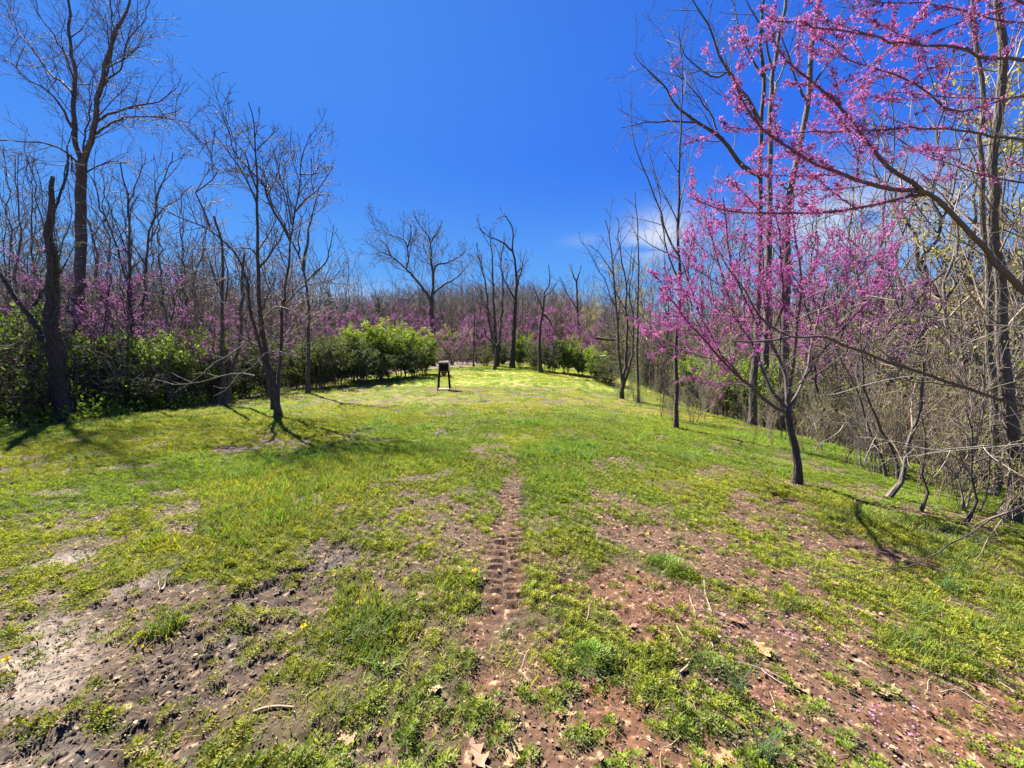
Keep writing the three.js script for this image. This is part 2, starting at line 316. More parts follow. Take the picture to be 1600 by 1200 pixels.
const COL = { magenta: [0.55, 0.09, 0.38], mauve: [0.4, 0.11, 0.33], green: [0.11, 0.19, 0.016], deep: [0.045, 0.09, 0.014], lime: [0.17, 0.23, 0.018], yellow: [0.34, 0.31, 0.06], olive: [0.1, 0.11, 0.03] };

// ------------------------------------------------------------------ trees
const offAxis = (px) => 1 / Math.hypot(1, (px - 800) / F);      // a round trunk looks wider towards the edge of a wide lens
class Tree {
  constructor(seed) { this.r = makeRng(seed); this.br = []; this.ga = this.r() * 6; }
  // a limb through given points, radius from r0 to r1
  limb(pts, r0, r1, o = {}) {
    const curve = new THREE.CatmullRomCurve3(pts, false, 'centripetal'), L = curve.getLength(), n = Math.max(3, Math.ceil(L / (o.step ?? 0.3)));
    const P = curve.getSpacedPoints(n), R = [], w = (o.wig ?? 0.02) * Math.min(1, L / 3), ph = this.r() * 50;
    for (let k = 0; k <= n; k++) {
      const t = k / n; R.push(lerp(r0, r1, Math.pow(t, o.pow ?? 0.8)) * (o.flare ? 1 + 0.4 * Math.exp(-t * L / (1.1 * r0 + 0.05)) : 1));
      if (k && k < n) { P[k].x += (noise(ph + k * 0.7, 1) - 0.5) * 2 * w; P[k].y += (noise(ph + k * 0.7, 9) - 0.5) * w; P[k].z += (noise(ph + k * 0.7, 5) - 0.5) * 2 * w; }
    }
    const b = { P, R, lev: o.lev ?? 1, L, bare: o.bare ?? 0, pale: o.pale }; this.br.push(b); return b;
  }
  pix(list, depth, r0, r1, o = {}) {                   // limb traced over the photograph, drifting from depth to depth + dd
    const n = list.length - 1, f = offAxis(list[0][0]); r0 *= f; r1 *= f;
    return this.limb(list.map((q, k) => at(q[0], q[1], q[2] ?? depth + (o.dd ?? 0) * k / n)), r0, r1, o);
  }
  sprout(lev, s) {
    const r = this.r, from = this.br.filter((b) => b.lev === lev - 1 && !(s.skip && s.skip(b)));
    for (const b of from) {
      const N = b.P.length - 1;
      for (let dist = (s.from ?? 0.2) * b.L + r() * s.gap; dist < b.L * 0.985; dist += s.gap * (0.5 + r())) {
        const t = dist / b.L, k = Math.min(N - 1, Math.floor(t * N)), q = b.P[k].clone().lerp(b.P[k + 1], t * N - k);
        const T = b.P[k + 1].clone().sub(b.P[k]).normalize();
        this.ga += 2.4 + (r() - 0.5) * 1.2;
        let ax = Math.abs(T.y) > 0.92 ? V(1, 0, 0) : V(0, 1, 0); ax = ax.cross(T).normalize();
        const side = ax.applyAxisAngle(T, this.ga), a = s.angle * (0.75 + 0.5 * r());
        const dir = T.multiplyScalar(Math.cos(a)).add(side.multiplyScalar(Math.sin(a)));
        const len = (s.len ?? 1e9) < 1e8 ? Math.min(s.len, b.L * (s.frac ?? 0.8)) * (0.45 + 0.75 * r()) * (1 - (s.fall ?? 0.45) * t) : b.L * (s.frac ?? 0.5) * (0.45 + 0.75 * r()) * (1 - (s.fall ?? 0.45) * t);
        if (len < (s.min ?? 0.08)) continue;
        const segs = s.segs ?? 4, P = [q.clone()], R = [], r0 = Math.max(s.rmin, Math.min(b.R[k] * 0.75, s.r ?? 1, len * (s.thick ?? 0.012))), st = len / segs;
        const bend = (r() - 0.5) * 2 * (s.curl ?? 0.15), cz = V(r() - 0.5, r() - 0.5, r() - 0.5).normalize();
        for (let m = 0; m <= segs; m++) {
          R.push(lerp(r0, s.rmin * 0.7, m / segs));
          if (m === segs) break;
          dir.x += (r() - 0.5) * s.wig; dir.y += (r() - 0.5) * s.wig + s.up * st; dir.z += (r() - 0.5) * s.wig; dir.addScaledVector(cz, bend).normalize();
          q.addScaledVector(dir, st); P.push(q.clone());
        }
        this.br.push({ P, R, lev, L: len, bare: b.bare, pale: b.pale });
      }
    }
    return this;
  }
  soup(test, sides) { const s = new Soup(); for (const b of this.br) if (test(b)) s.tube(b.P, b.R, sides(b)); return s; }
  // points along the branches
  spots(gap, test, jit = 0.01) {
    const out = [], r = this.r;
    for (const b of this.br) {
      if (!test(b)) continue;
      const N = b.P.length - 1;
      for (let d = gap * r() + b.bare * b.L; d < b.L; d += gap * (0.4 + 1.2 * r())) {
        const t = d / b.L * N, k = Math.min(N - 1, Math.floor(t)), q = b.P[k].clone().lerp(b.P[k + 1], t - k);
        q.x += (r() - 0.5) * 2 * jit; q.y += (r() - 0.5) * 2 * jit; q.z += (r() - 0.5) * 2 * jit; out.push(q);
      }
    }
    return out;
  }
  shift(o) { for (const b of this.br) for (const p of b.P) p.sub(o); return this; }
  // parts: trunk, each main limb, twigs
  build(group, matTrunk, matTwig, base, perLimb = true) {
    this.shift(base);
    const trunk = this.br.filter((b) => b.lev === 0), ts = new Soup(); for (const b of trunk) ts.tube(b.P, b.R, 10); if (!ts.empty) part('trunk', ts.geo(), matTrunk, group);
    const limbs = this.br.filter((b) => b.lev === 1);
    if (perLimb && limbs.length <= 24) for (const b of limbs) { const s = new Soup(); s.tube(b.P, b.R, b.R[0] > 0.03 ? 7 : 5); part('limb', s.geo(), b.pale ? MAT.pale : b.R[0] > 0.03 ? matTrunk : matTwig, group); }
    else { const s = this.soup((b) => b.lev === 1, () => 5); if (!s.empty) part('crown', s.geo(), matTwig, group); }
    const tw = this.soup((b) => b.lev > 1 && !b.pale, (b) => (b.lev > 2 ? 3 : 4)); if (!tw.empty) part('twigs', tw.geo(), matTwig, group, 'stuff');
    const pl = this.soup((b) => b.lev > 1 && b.pale, () => 3); if (!pl.empty) part('twigs', pl.geo(), MAT.pale, group, 'stuff');
    return group;
  }
}
function clusters(spots, r, o) {                       // flowers or young leaves in little bunches
  const s = new Soup();
  for (const q of spots) {
    const n = Math.max(1, Math.round(o.n * (0.5 + r()))), c0 = jitter(typeof o.col === 'function' ? o.col(q) : o.col, r, o.vary ?? 0.3), R = o.rad * (0.5 + 0.8 * r());
    for (let k = 0; k < n; k++) {
      const d = sphereDir(r), e = sphereDir(r), f = Math.cbrt(r()) * R; if (o.lift) { d[1] = d[1] * 0.5 + o.lift; }
      const l = Math.hypot(...d) || 1, L = o.size * (0.6 + 0.8 * r());
      s.leaf(q.x + e[0] * f, q.y + e[1] * f, q.z + e[2] * f, d[0] / l, d[1] / l, d[2] / l, ...sphereDir(r), L, L * (o.wide ?? 0.4), 0.25 * r(), jitter(c0, r, 0.16));
    }
  }
  return s;
}

// ------------------------------------------------------------------ traced trees
const any = (b) => b.lev > 0;
function fine(t, w, o = {}) {                          // w: least twig radius in metres
  t.sprout(2, { gap: 0.46 * (o.k ?? 1), len: o.l2 ?? 2.6, frac: 0.5, angle: 0.75, up: o.up ?? 0.12, wig: 0.28, segs: 6, rmin: w * 1.5, min: 0.2, from: o.from ?? 0.15, thick: 0.011, curl: 0.1, skip: o.skip });
  t.sprout(3, { gap: 0.3 * (o.k ?? 1), len: o.l3 ?? 1.1, frac: 0.55, angle: 0.75, up: (o.up ?? 0.12) * 2, wig: 0.3, segs: 4, rmin: w, min: 0.12, from: 0.12, thick: 0.011, curl: 0.12 });
  if (o.four !== false) t.sprout(4, { gap: 0.22 * (o.k ?? 1), len: o.l4 ?? 0.5, frac: 0.6, angle: 0.7, up: 0.3, wig: 0.3, segs: 3, rmin: w * 0.8, min: 0.08, from: 0.15, thick: 0.011, curl: 0.15 });
  return t;
}
{ // tall tree at the left
  const D = 17, t = new Tree(101), b = stand(122, D);
  t.limb([b, at(123, 520, D), at(125, 430, D), at(126, 340, D), at(128, 256, D)], 0.22, 0.165, { lev: 0, flare: 1, wig: 0.04 });
  const P = (l, dd, r0, r1 = 0.02) => t.pix(l, D, r0, r1, { dd, wig: 0.05 });
  P([[128, 258], [115, 206], [116, 162], [115, 101], [108, 50], [107, 0], [104, -80], [108, -150]], 1.5, 0.16);
  P([[129, 262], [142, 219], [150, 169], [160, 128], [172, 67], [196, 20], [206, -20], [222, -110]], -1, 0.18);
  P([[146, 210], [165, 198], [189, 186], [216, 182], [243, 182], [275, 187], [300, 192]], -2.5, 0.075, 0.012);
  P([[150, 190], [168, 178], [189, 171], [216, 165], [250, 158], [270, 142], [284, 116]], 1.5, 0.08, 0.012);
  P([[113, 200], [95, 169], [74, 142], [44, 125], [20, 100], [2, 86]], -2.5, 0.085, 0.012);
  P([[115, 150], [100, 130], [81, 118], [51, 78], [24, 44], [8, 12], [-10, -20]], 2.5, 0.08, 0.012);
  P([[126, 262], [98, 233], [68, 223], [30, 222], [0, 219], [-30, 230]], -1.5, 0.08, 0.012);
  P([[155, 152], [166, 112], [179, 51], [172, 18], [168, -30], [150, -80]], 2, 0.07, 0.014);
  P([[128, 248], [133, 212], [142, 165], [139, 135], [150, 110]], 1.5, 0.06, 0.012);
  P([[156, 140], [172, 122], [190, 100], [200, 62], [226, 30], [236, -10]], -2, 0.06, 0.012);
  P([[116, 130], [104, 90], [86, 58], [62, 26], [52, -20]], -2, 0.06, 0.012);
  P([[165, 105], [192, 94], [220, 70], [246, 48]], 2.5, 0.045, 0.01);
  P([[132, 270], [150, 262], [175, 252], [205, 258], [240, 282], [262, 300]], 1.5, 0.05, 0.01);
  P([[120, 275], [112, 262], [108, 236], [95, 297], [78, 330], [60, 360]], -1, 0.05, 0.01);
  fine(t, 0.0065, { l2: 2.4, l3: 1.2, l4: 0.6, k: 0.72 });
  const g = thing('bare_tree', b, 'tallest bare tree, its upright forks leaving the picture above the vine-wrapped broken trunk', 'tree');
  t.build(g, MAT.bark, MAT.twig, b);
}
{ // thick trunk with a broken top and vines
  const D = 10.6, t = new Tree(102), b = stand(96, D);
  t.limb([b, at(90, 600, D), at(85, 540, D), at(81, 450, D), at(79, 370, D), at(81, 310, D), at(83, 276, D)], 0.185, 0.04, { lev: 0, flare: 1, wig: 0.05, pow: 1.6 });
  const P = (l, dd, r0, r1 = 0.012) => t.pix(l, D, r0, r1, { dd, wig: 0.05 });
  P([[86, 566], [72, 540], [50, 500], [22, 462], [0, 432], [-50, 372], [-80, 300]], -0.6, 0.12, 0.03);
  P([[52, 478], [66, 458], [76, 446], [98, 420], [118, 380]], 0.8, 0.06, 0.015);
  P([[80, 430], [66, 350], [54, 290], [40, 238], [32, 232], [26, 262], [24, 330]], -0.5, 0.03, 0.008);
  P([[82, 400], [72, 330], [62, 280], [46, 238], [38, 250], [36, 300], [40, 360]], 0.4, 0.022, 0.006);
  P([[84, 330], [94, 300], [104, 262], [107, 235], [112, 205]], 0.6, 0.05, 0.012);
  P([[88, 420], [104, 360], [110, 320], [106, 280]], -0.5, 0.03, 0.008);
  for (let i = 0; i < 5; i++) P([[92 - i, 640], [78 + i * 5, 560 - i * 4], [90 - i * 5, 480], [72 + i * 5, 400], [86 - i * 3, 330 - i * 8]], (i - 2) * 0.08 - 0.15, 0.022, 0.012);   // climbing vines
  t.sprout(2, { gap: 0.16, len: 0.9, frac: 0.3, angle: 1.0, up: -0.1, wig: 0.4, segs: 5, rmin: 0.004, from: 0.25, min: 0.1, thick: 0.01 });
  t.sprout(3, { gap: 0.2, len: 0.4, frac: 0.5, angle: 0.8, up: 0, wig: 0.4, segs: 3, rmin: 0.0035, min: 0.06 });
  const g = thing('dead_tree', b, 'thick dark trunk with a broken top, wrapped in climbing vines, at the grass edge', 'tree');
  t.build(g, MAT.barkDark, MAT.twig, b);
  const s = clusters(t.spots(0.34, (q) => q.lev === 2, 0.08).filter((q) => Math.abs(q.x - 0.02 * q.y) < 0.5 && q.y < 5), makeRng(8), { n: 3, rad: 0.07, size: 0.05, col: COL.deep });
  part('ivy', s.geo(), MAT.leaf, g, 'stuff');
  const f = clusters(t.spots(0.5, (q) => q.lev === 2 && q.L > 0.3, 0.25).filter((q) => q.y > 1.6 && q.y < 3.3 && q.x < 0.3), makeRng(9), { n: 5, rad: 0.06, size: 0.03, col: COL.mauve });
  part('blossoms', f.geo(), MAT.petal, g, 'stuff');
}
{ // several-stemmed tree on the grass, left
  const D = 10.8, t = new Tree(103), b = stand(432, D);
  const P = (l, dd, r0, r1, o = {}) => t.pix(l, D, r0, r1, { dd, wig: 0.04, ...o });
  t.limb([b, at(429, 615, D), at(424, 590, D), at(418, 565, D), at(410, 520, D), at(405, 470, D), at(403, 420, D), at(402, 340, D), at(402, 280, D), at(399, 235, D), at(395, 185, D), at(388, 160, D)], 0.088, 0.01, { lev: 0, flare: 1 });
  P([[426, 640], [421, 608], [411, 560], [399, 522], [391, 478], [386, 452], [370, 402], [343, 372], [327, 357], [300, 347], [278, 338], [250, 325], [230, 312]], -0.8, 0.07, 0.01);
  P([[434, 645], [435, 600], [437, 560], [441, 500], [443, 464], [445, 447], [452, 410], [453, 372], [460, 335], [470, 272], [473, 242], [486, 208]], 0.8, 0.07, 0.01);
  P([[328, 358], [315, 325], [307, 300], [317, 291], [337, 275], [341, 262], [318, 252], [306, 232]], 0.6, 0.035, 0.01);
  P([[452, 373], [430, 335], [412, 292], [385, 262], [367, 240], [358, 205], [345, 178]], 0.8, 0.045, 0.01);
  P([[402, 320], [385, 280], [368, 255], [350, 228], [330, 205]], -0.9, 0.035, 0.01);
  P([[403, 300], [384, 245], [365, 215], [342, 165]], 0.6, 0.032, 0.01);
  P([[401, 235], [412, 222], [425, 212], [436, 200]], -0.5, 0.02, 0.008);
  P([[400, 240], [386, 215], [376, 200], [358, 178]], 0.5, 0.02, 0.008);
  P([[399, 215], [404, 190], [406, 166]], -0.4, 0.015, 0.007);
  P([[462, 330], [480, 310], [500, 290], [520, 260]], -1, 0.03, 0.009);
  P([[470, 272], [492, 272], [508, 262], [526, 254]], 0.8, 0.024, 0.008);
  P([[455, 350], [446, 300], [436, 270], [424, 228]], 0.7, 0.028, 0.009);
  P([[404, 420], [420, 400], [440, 370], [450, 340]], -1.1, 0.04, 0.01);
  P([[404, 390], [415, 372], [432, 345], [440, 310]], 1, 0.03, 0.01);
  P([[404, 400], [385, 385], [365, 390], [345, 380]], -1, 0.03, 0.01);
  P([[443, 470], [425, 455], [412, 430], [408, 412]], 0.7, 0.03, 0.01);
  P([[443, 480], [462, 458], [480, 446], [510, 438], [545, 430]], -0.8, 0.03, 0.008);
  P([[388, 455], [370, 432], [350, 436], [320, 445], [280, 449], [262, 452]], -0.9, 0.022, 0.007);
  P([[410, 500], [425, 480], [450, 482], [470, 492], [500, 500]], -1, 0.022, 0.006, { pale: 1 });
  fine(t, 0.0062, { l2: 1.9, l3: 0.95, l4: 0.5, k: 0.5, up: 0.16, skip: (q) => q.pale });
  const g = thing('bare_tree', b, 'three-stemmed bare tree standing alone on the grass before the left wood', 'tree');
  t.build(g, MAT.barkRed, MAT.twig, b);
}
{ // bleached dead boughs hanging in front of the undergrowth
  const list = [
    ['bleached dead bough, forked and steep, hanging against the stems of the three-stemmed tree', [[[390, 494], [387, 510], [385, 526], [380, 540], [375, 551]], [[386, 508], [380, 530], [376, 540]]], 10.9],
    ['long bleached dead bough slanting down to the left from the three-stemmed tree', [[[388, 528], [372, 545], [356, 556], [338, 566], [322, 578], [302, 594], [272, 614]], [[358, 556], [356, 562], [348, 568]], [[330, 573], [318, 580], [322, 592]]], 10.6],
    ['arched bleached dead bough bending over in front of the base of the three-stemmed tree', [[[470, 559], [458, 556], [444, 551], [421, 549], [411, 556], [392, 574], [371, 589], [352, 609], [334, 619]], [[444, 551], [436, 556], [425, 558]]], 10.3],
    ['nearly level bleached dead bough, lowest of those below the three-stemmed tree', [[[398, 587], [380, 583], [361, 584], [336, 590], [303, 598], [276, 600], [238, 592]], [[336, 590], [330, 585], [326, 584]], [[300, 598], [282, 590], [268, 582]]], 10.8],
  ];
  list.forEach(([label, lines, D], i) => {
    const t = new Tree(120 + i), b = at(...lines[0][0], D), g = thing('dead_bough', b, label, 'branch');
    lines.forEach((l, k) => t.pix(l, D, k ? 0.014 : 0.024, 0.006, { dd: k ? 0.05 : -0.3, lev: k ? 1 : 0, wig: 0.05 }));
    t.sprout(1, { gap: 0.4, len: 0.5, frac: 0.3, angle: 0.8, up: 0, wig: 0.4, segs: 4, rmin: 0.005, from: 0.3 });
    t.shift(b); const s0 = t.soup((q) => q.lev === 0, () => 6), s1 = t.soup((q) => q.lev === 1, () => 4);
    part('bough', s0.geo(), MAT.pale, g); part('twigs', s1.geo(), MAT.pale, g, 'stuff');
  });
}
function tracedTree(seed, D, base, label, lines, o = {}) {
  const t = new Tree(seed), b = stand(base, D);
  lines.forEach((l, k) => {
    const [dd, r0, r1, ...pts] = l;
    const f = offAxis(base);
    if (k === 0) t.limb([b, ...pts.map((q) => at(q[0], q[1], D))], r0 * f, r1 * f, { lev: 0, flare: o.flare ?? 1, wig: 0.025, pow: o.pow ?? 0.8 });
    else if (dd === 'stem') t.limb([b.clone().add(V((t.r() - 0.5) * 0.3, 0, (t.r() - 0.5) * 0.3)), ...pts.map((q) => at(q[0], q[1], D))], r0 * f, r1 * f, { lev: 0, wig: 0.06 });
    else t.pix(pts, D, r0, r1, { dd, wig: 0.06 });
  });
  if (o.auto) t.sprout(1, { gap: o.auto, len: o.l1 ?? 3, angle: o.angle ?? 0.6, up: o.up1 ?? 0.14, wig: 0.2, segs: 7, rmin: o.w * 2, r: o.r1 ?? 0.05, from: o.from ?? 0.35, frac: 0.5, fall: 0.5, thick: 0.014 });
  fine(t, o.w, o);
  const g = thing(o.name ?? 'bare_tree', b, label, o.cat ?? 'tree', o.group); t.build(g, o.mat ?? MAT.bark, o.twig ?? MAT.twig, b); return [t, g];
}
tracedTree(131, 16, 207, 'bare tree with several dark upright stems behind the left redbud blossom', [
  [0, 0.14, 0.03, [204, 450], [202, 398], [199, 304], [192, 280], [188, 255]],
  ['stem', 0.12, 0.02, [226, 450], [229, 398], [243, 320], [262, 262], [270, 238]], ['stem', 0.11, 0.02, [200, 460], [187, 398], [162, 337], [145, 280], [130, 262]],
  [1, 0.05, 0.012, [200, 320], [210, 290], [222, 262], [228, 244]], [-1, 0.05, 0.012, [236, 350], [252, 330], [276, 310], [300, 290]], [1, 0.04, 0.01, [165, 345], [160, 310], [168, 276]], [-1, 0.04, 0.01, [190, 400], [160, 390], [120, 372], [100, 340]],
], { w: 0.006, auto: 0.8, l2: 1.8, l3: 0.9, l4: 0.5, k: 0.95 });
tracedTree(132, 17, 480, 'bare tree forking low, just behind the right stem of the three-stemmed tree', [
  [0, 0.11, 0.015, [482, 520], [481, 464], [474, 420], [465, 397], [455, 372], [450, 340], [442, 300]],
  [1.2, 0.09, 0.015, [474, 422], [478, 385], [490, 330], [497, 296]], [-1.2, 0.06, 0.012, [478, 440], [500, 420], [515, 390], [522, 350]], [1, 0.05, 0.012, [466, 398], [470, 350], [480, 320]],
], { w: 0.006, l2: 1.8, l3: 0.9, l4: 0.45, k: 0.9 });
tracedTree(133, 13.5, 347, 'dead standing snag with snapped stems left of the three-stemmed tree', [
  [0, 0.1, 0.04, [347, 500], [347, 447], [347, 385], [338, 350], [334, 338]], ['stem', 0.09, 0.05, [376, 520], [378, 450], [381, 400], [382, 396]], [0.5, 0.05, 0.02, [340, 445], [330, 415], [324, 400]], [0.4, 0.04, 0.02, [352, 470], [356, 430], [350, 400]],
], { w: 0.005, l2: 0.8, four: false, k: 1.5 });
tracedTree(134, 38, 674, 'wide-spreading bare tree rising behind the bright hedge, alone against the sky', [
  [0, 0.36, 0.25, [674, 509], [674, 488], [674, 466]],
  [-2, 0.16, 0.022, [673, 470], [662, 452], [635, 421], [611, 401], [596, 395], [578, 398]], [1, 0.18, 0.025, [674, 468], [677, 438], [674, 411], [673, 385], [670, 370], [655, 352], [648, 338]],
  [2, 0.13, 0.022, [675, 462], [689, 448], [716, 431], [730, 415], [738, 404]], [1, 0.09, 0.02, [635, 421], [638, 398], [632, 377], [618, 370], [601, 365], [581, 357]], [-1, 0.1, 0.03, [636, 388], [642, 365], [640, 350]],
  [-2, 0.12, 0.03, [676, 436], [680, 416], [702, 409], [723, 396], [728, 388]], [2, 0.1, 0.025, [674, 405], [664, 392], [660, 375]], [-1, 0.09, 0.025, [672, 380], [684, 362], [692, 345]], [1, 0.07, 0.02, [612, 402], [600, 380], [588, 372]],
], { w: 0.0125, l2: 3.4, l3: 1.9, l4: 1.0, k: 0.85, up: 0.1 });
tracedTree(135, 32, 800, 'tall dark tree whose top bends over to the left, at the end of the clearing', [
  [0, 0.24, 0.025, [803, 522], [805, 480], [807, 440], [804, 404], [800, 387], [802, 366], [798, 350], [793, 342], [790, 337], [783, 339], [776, 343]],
  [-1, 0.09, 0.02, [800, 392], [783, 377], [765, 370], [745, 354]], [1, 0.1, 0.02, [806, 455], [815, 420], [822, 390]], [1, 0.08, 0.02, [806, 470], [790, 440], [778, 410]], [-1, 0.06, 0.02, [804, 430], [818, 415], [826, 404]],
], { w: 0.01, auto: 1.3, l1: 3.2, r1: 0.04, l2: 2, l3: 1.2, k: 1.0, mat: MAT.barkDark, twig: MAT.twigDark, up: 0.08 });
tracedTree(136, 34, 776, 'slim upright tree in the clump left of the bent-topped tree', [
  [0, 0.2, 0.03, [774, 520], [771, 470], [770, 430], [768, 390], [764, 362]], ['stem', 0.18, 0.03, [783, 500], [786, 450], [783, 400], [790, 370]], ['stem', 0.17, 0.03, [764, 500], [758, 440], [750, 410], [744, 380]],
], { w: 0.011, auto: 1.0, l1: 4, angle: 0.55, l2: 2.2, l3: 1.2, k: 1.3, four: false });
tracedTree(137, 27, 844, 'crooked dark trunk with a whip-thin curved tip beside the hedge at the clearing end', [
  [0, 0.16, 0.025, [843, 541], [845, 503], [850, 475], [851, 456], [857, 447], [859, 432], [857, 414]], [0.6, 0.09, 0.03, [850, 492], [858, 500], [864, 512]], [-0.8, 0.06, 0.015, [848, 485], [838, 460], [830, 440]], [1, 0.05, 0.014, [850, 465], [866, 448], [874, 436]],
], { w: 0.008, l2: 1.3, l3: 0.7, k: 1.2, mat: MAT.barkDark, twig: MAT.twigDark });
tracedTree(138, 36, 740, 'thin straight dark pole of a tree beside the track into the wood', [[0, 0.1, 0.02, [740, 540], [741, 512], [741, 480], [738, 450]]], { w: 0.008, auto: 1.5, l1: 1.5, k: 1.6, four: false });
tracedTree(139, 30, 773, 'small forked bare tree before the redbud row, right of the track', [
  [0, 0.13, 0.03, [774, 555], [775, 541], [767, 532], [759, 524], [757, 512]], [0.8, 0.07, 0.02, [776, 541], [783, 528], [790, 518]], [-0.8, 0.05, 0.02, [770, 535], [772, 515], [766, 500]], [0.5, 0.04, 0.015, [784, 527], [782, 510], [790, 500]],
], { w: 0.008, l2: 1.6, l3: 0.8, k: 1.1, twig: MAT.twigDark });
tracedTree(140, 38, 905, 'bare tree with a high narrow fork above the right end of the redbud row', [
  [0, 0.2, 0.08, [904, 524], [902, 484], [901, 437]], [1, 0.1, 0.02, [901, 440], [893, 425], [889, 412]], [-1, 0.1, 0.02, [901, 438], [906, 424], [909, 414]], [0.5, 0.08, 0.02, [902, 484], [890, 465], [880, 445], [874, 432]],
], { w: 0.011, auto: 1.5, l1: 3, l2: 2, l3: 1, k: 1.4, four: false });
tracedTree(141, 17.5, 973, 'clump of slim grey stems at the right grass edge, beyond the lone thin trunk', [
  [0, 0.075, 0.018, [972, 605], [967, 556], [962, 472], [958, 420], [952, 370], [946, 344]], ['stem', 0.09, 0.015, [978, 560], [979, 489], [976, 430], [968, 380], [964, 340]], ['stem', 0.07, 0.015, [985, 570], [990, 520], [984, 450], [992, 400]],
  [1, 0.03, 0.01, [963, 480], [945, 440], [925, 400], [905, 372]], [-1, 0.03, 0.01, [960, 430], [940, 400], [922, 382]],
], { w: 0.006, auto: 0.8, l1: 2.8, angle: 0.5, l2: 1.4, l3: 0.7, k: 0.9, mat: MAT.bark, twig: MAT.twig });
tracedTree(142, 16.5, 998, 'thin straight pole tree beside the clump of slim grey stems', [[0, 0.07, 0.015, [996, 580], [996, 522], [998, 421], [996, 354], [992, 300]]], { w: 0.005, auto: 0.6, l1: 1.8, angle: 0.6, l2: 1, l3: 0.5, k: 1, twig: MAT.twigGrey });
tracedTree(143, 10.4, 1058, 'lone thin straight trunk on the grass left of the big redbud', [
  [0, 0.068, 0.01, [1057, 620], [1056, 569], [1059, 512], [1062, 446], [1060, 337], [1064, 206], [1066, 112], [1060, 40]],
  [0.6, 0.03, 0.008, [1062, 440], [1040, 380], [1026, 281], [1010, 200]], [-0.8, 0.03, 0.008, [1061, 400], [1030, 330], [1000, 250], [985, 160]], [0.6, 0.025, 0.007, [1061, 330], [1072, 280], [1085, 220]], [-0.6, 0.025, 0.007, [1058, 560], [1040, 545], [1015, 510], [1000, 490]], [0.5, 0.02, 0.006, [1056, 590], [1045, 600], [1025, 570], [1003, 555]],
], { w: 0.0042, auto: 0.5, l1: 1.6, angle: 0.6, l2: 1.1, l3: 0.6, l4: 0.3, k: 0.8, mat: MAT.barkRed });
tracedTree(144, 13, 1178, 'tall dark bare tree with a long limb arching left, behind the big redbud', [
  [0, 0.15, 0.04, [1180, 560], [1187, 450], [1188, 322], [1188, 225], [1193, 131], [1189, 56], [1196, -30], [1200, -100]],
  [0.8, 0.1, 0.012, [1188, 274], [1161, 259], [1128, 218], [1090, 191], [1056, 161], [1034, 131], [1008, 109], [990, 82]], [-1, 0.08, 0.012, [1187, 190], [1172, 165], [1154, 138], [1131, 98], [1109, 49], [1086, 10], [1070, -40]],
  [-0.8, 0.04, 0.01, [1090, 191], [1050, 190], [1010, 192], [970, 200]], [0.7, 0.05, 0.01, [1192, 120], [1170, 80], [1150, 30], [1145, -30]], [1, 0.04, 0.01, [1128, 218], [1110, 180], [1080, 140], [1060, 110], [1040, 60]], [0.8, 0.04, 0.01, [1140, 110], [1120, 120], [1080, 100], [1050, 40]],
], { w: 0.0055, l2: 1.9, l3: 0.9, l4: 0.45, k: 0.85 });
tracedTree(145, 13.6, 1196, 'straight tall trunk close beside the tree with the left-arching limb', [
  [0, 0.18, 0.05, [1200, 450], [1202, 319], [1204, 187], [1210, 94], [1225, 19], [1236, -60]], [1, 0.05, 0.01, [1206, 160], [1222, 110], [1250, 60], [1270, 10]], [-0.9, 0.05, 0.01, [1208, 110], [1196, 60], [1170, 10], [1160, -40]],
], { w: 0.0055, l2: 1.9, l3: 0.9, l4: 0.45, k: 0.9, mat: MAT.barkGrey });
tracedTree(146, 13.2, 1226, 'thickest of the tall trunks behind the big redbud, leaning right', [
  [0, 0.21, 0.06, [1228, 450], [1232, 322], [1246, 244], [1262, 169], [1266, 94], [1277, 19], [1282, -80]], [-0.8, 0.05, 0.012, [1236, 300], [1222, 290], [1208, 268]], [0.8, 0.06, 0.012, [1238, 310], [1258, 295], [1275, 275], [1300, 260]], [1, 0.06, 0.012, [1264, 150], [1285, 110], [1310, 60], [1320, -10]], [-1, 0.05, 0.012, [1262, 160], [1240, 120], [1226, 70], [1218, 10]],
], { w: 0.0055, l2: 1.9, l3: 0.9, l4: 0.45, k: 0.9, mat: MAT.barkGrey });
tracedTree(147, 4.86, 1592, 'rough brown trunk at the right edge of the picture, running up out of view', [
  [0, 0.145, 0.055, [1589, 737], [1577, 644], [1570, 569], [1562, 494], [1559, 419], [1553, 375], [1551, 300], [1555, 225], [1566, 150], [1568, 75], [1559, 0], [1550, -100]],
  [0.7, 0.025, 0.006, [1566, 520], [1600, 480], [1640, 430]], [-0.7, 0.02, 0.005, [1560, 400], [1585, 350], [1610, 290]], [0.7, 0.03, 0.006, [1562, 160], [1580, 110], [1600, 60], [1620, 10]], [-0.4, 0.02, 0.005, [1552, 330], [1530, 290], [1505, 270], [1480, 230]],
], { w: 0.0026, auto: 0.7, l1: 1.2, from: 0.3, r1: 0.02, l2: 0.8, l3: 0.45, l4: 0.25, k: 0.8, pow: 0.5, mat: MAT.bark, twig: MAT.twigTan });
tracedTree(148, 6.2, 1566, 'second trunk just behind the rough brown one at the right edge', [[0, 0.085, 0.04, [1559, 771], [1556, 704], [1552, 620], [1545, 500], [1540, 380], [1535, 250], [1530, 120], [1520, 0]], [0.6, 0.03, 0.006, [1545, 500], [1520, 440], [1500, 380]]], { w: 0.003, auto: 0.6, l1: 1.4, from: 0.35, r1: 0.02, l2: 0.9, l3: 0.5, l4: 0.3, k: 0.9, mat: MAT.barkGrey, twig: MAT.twigTan });
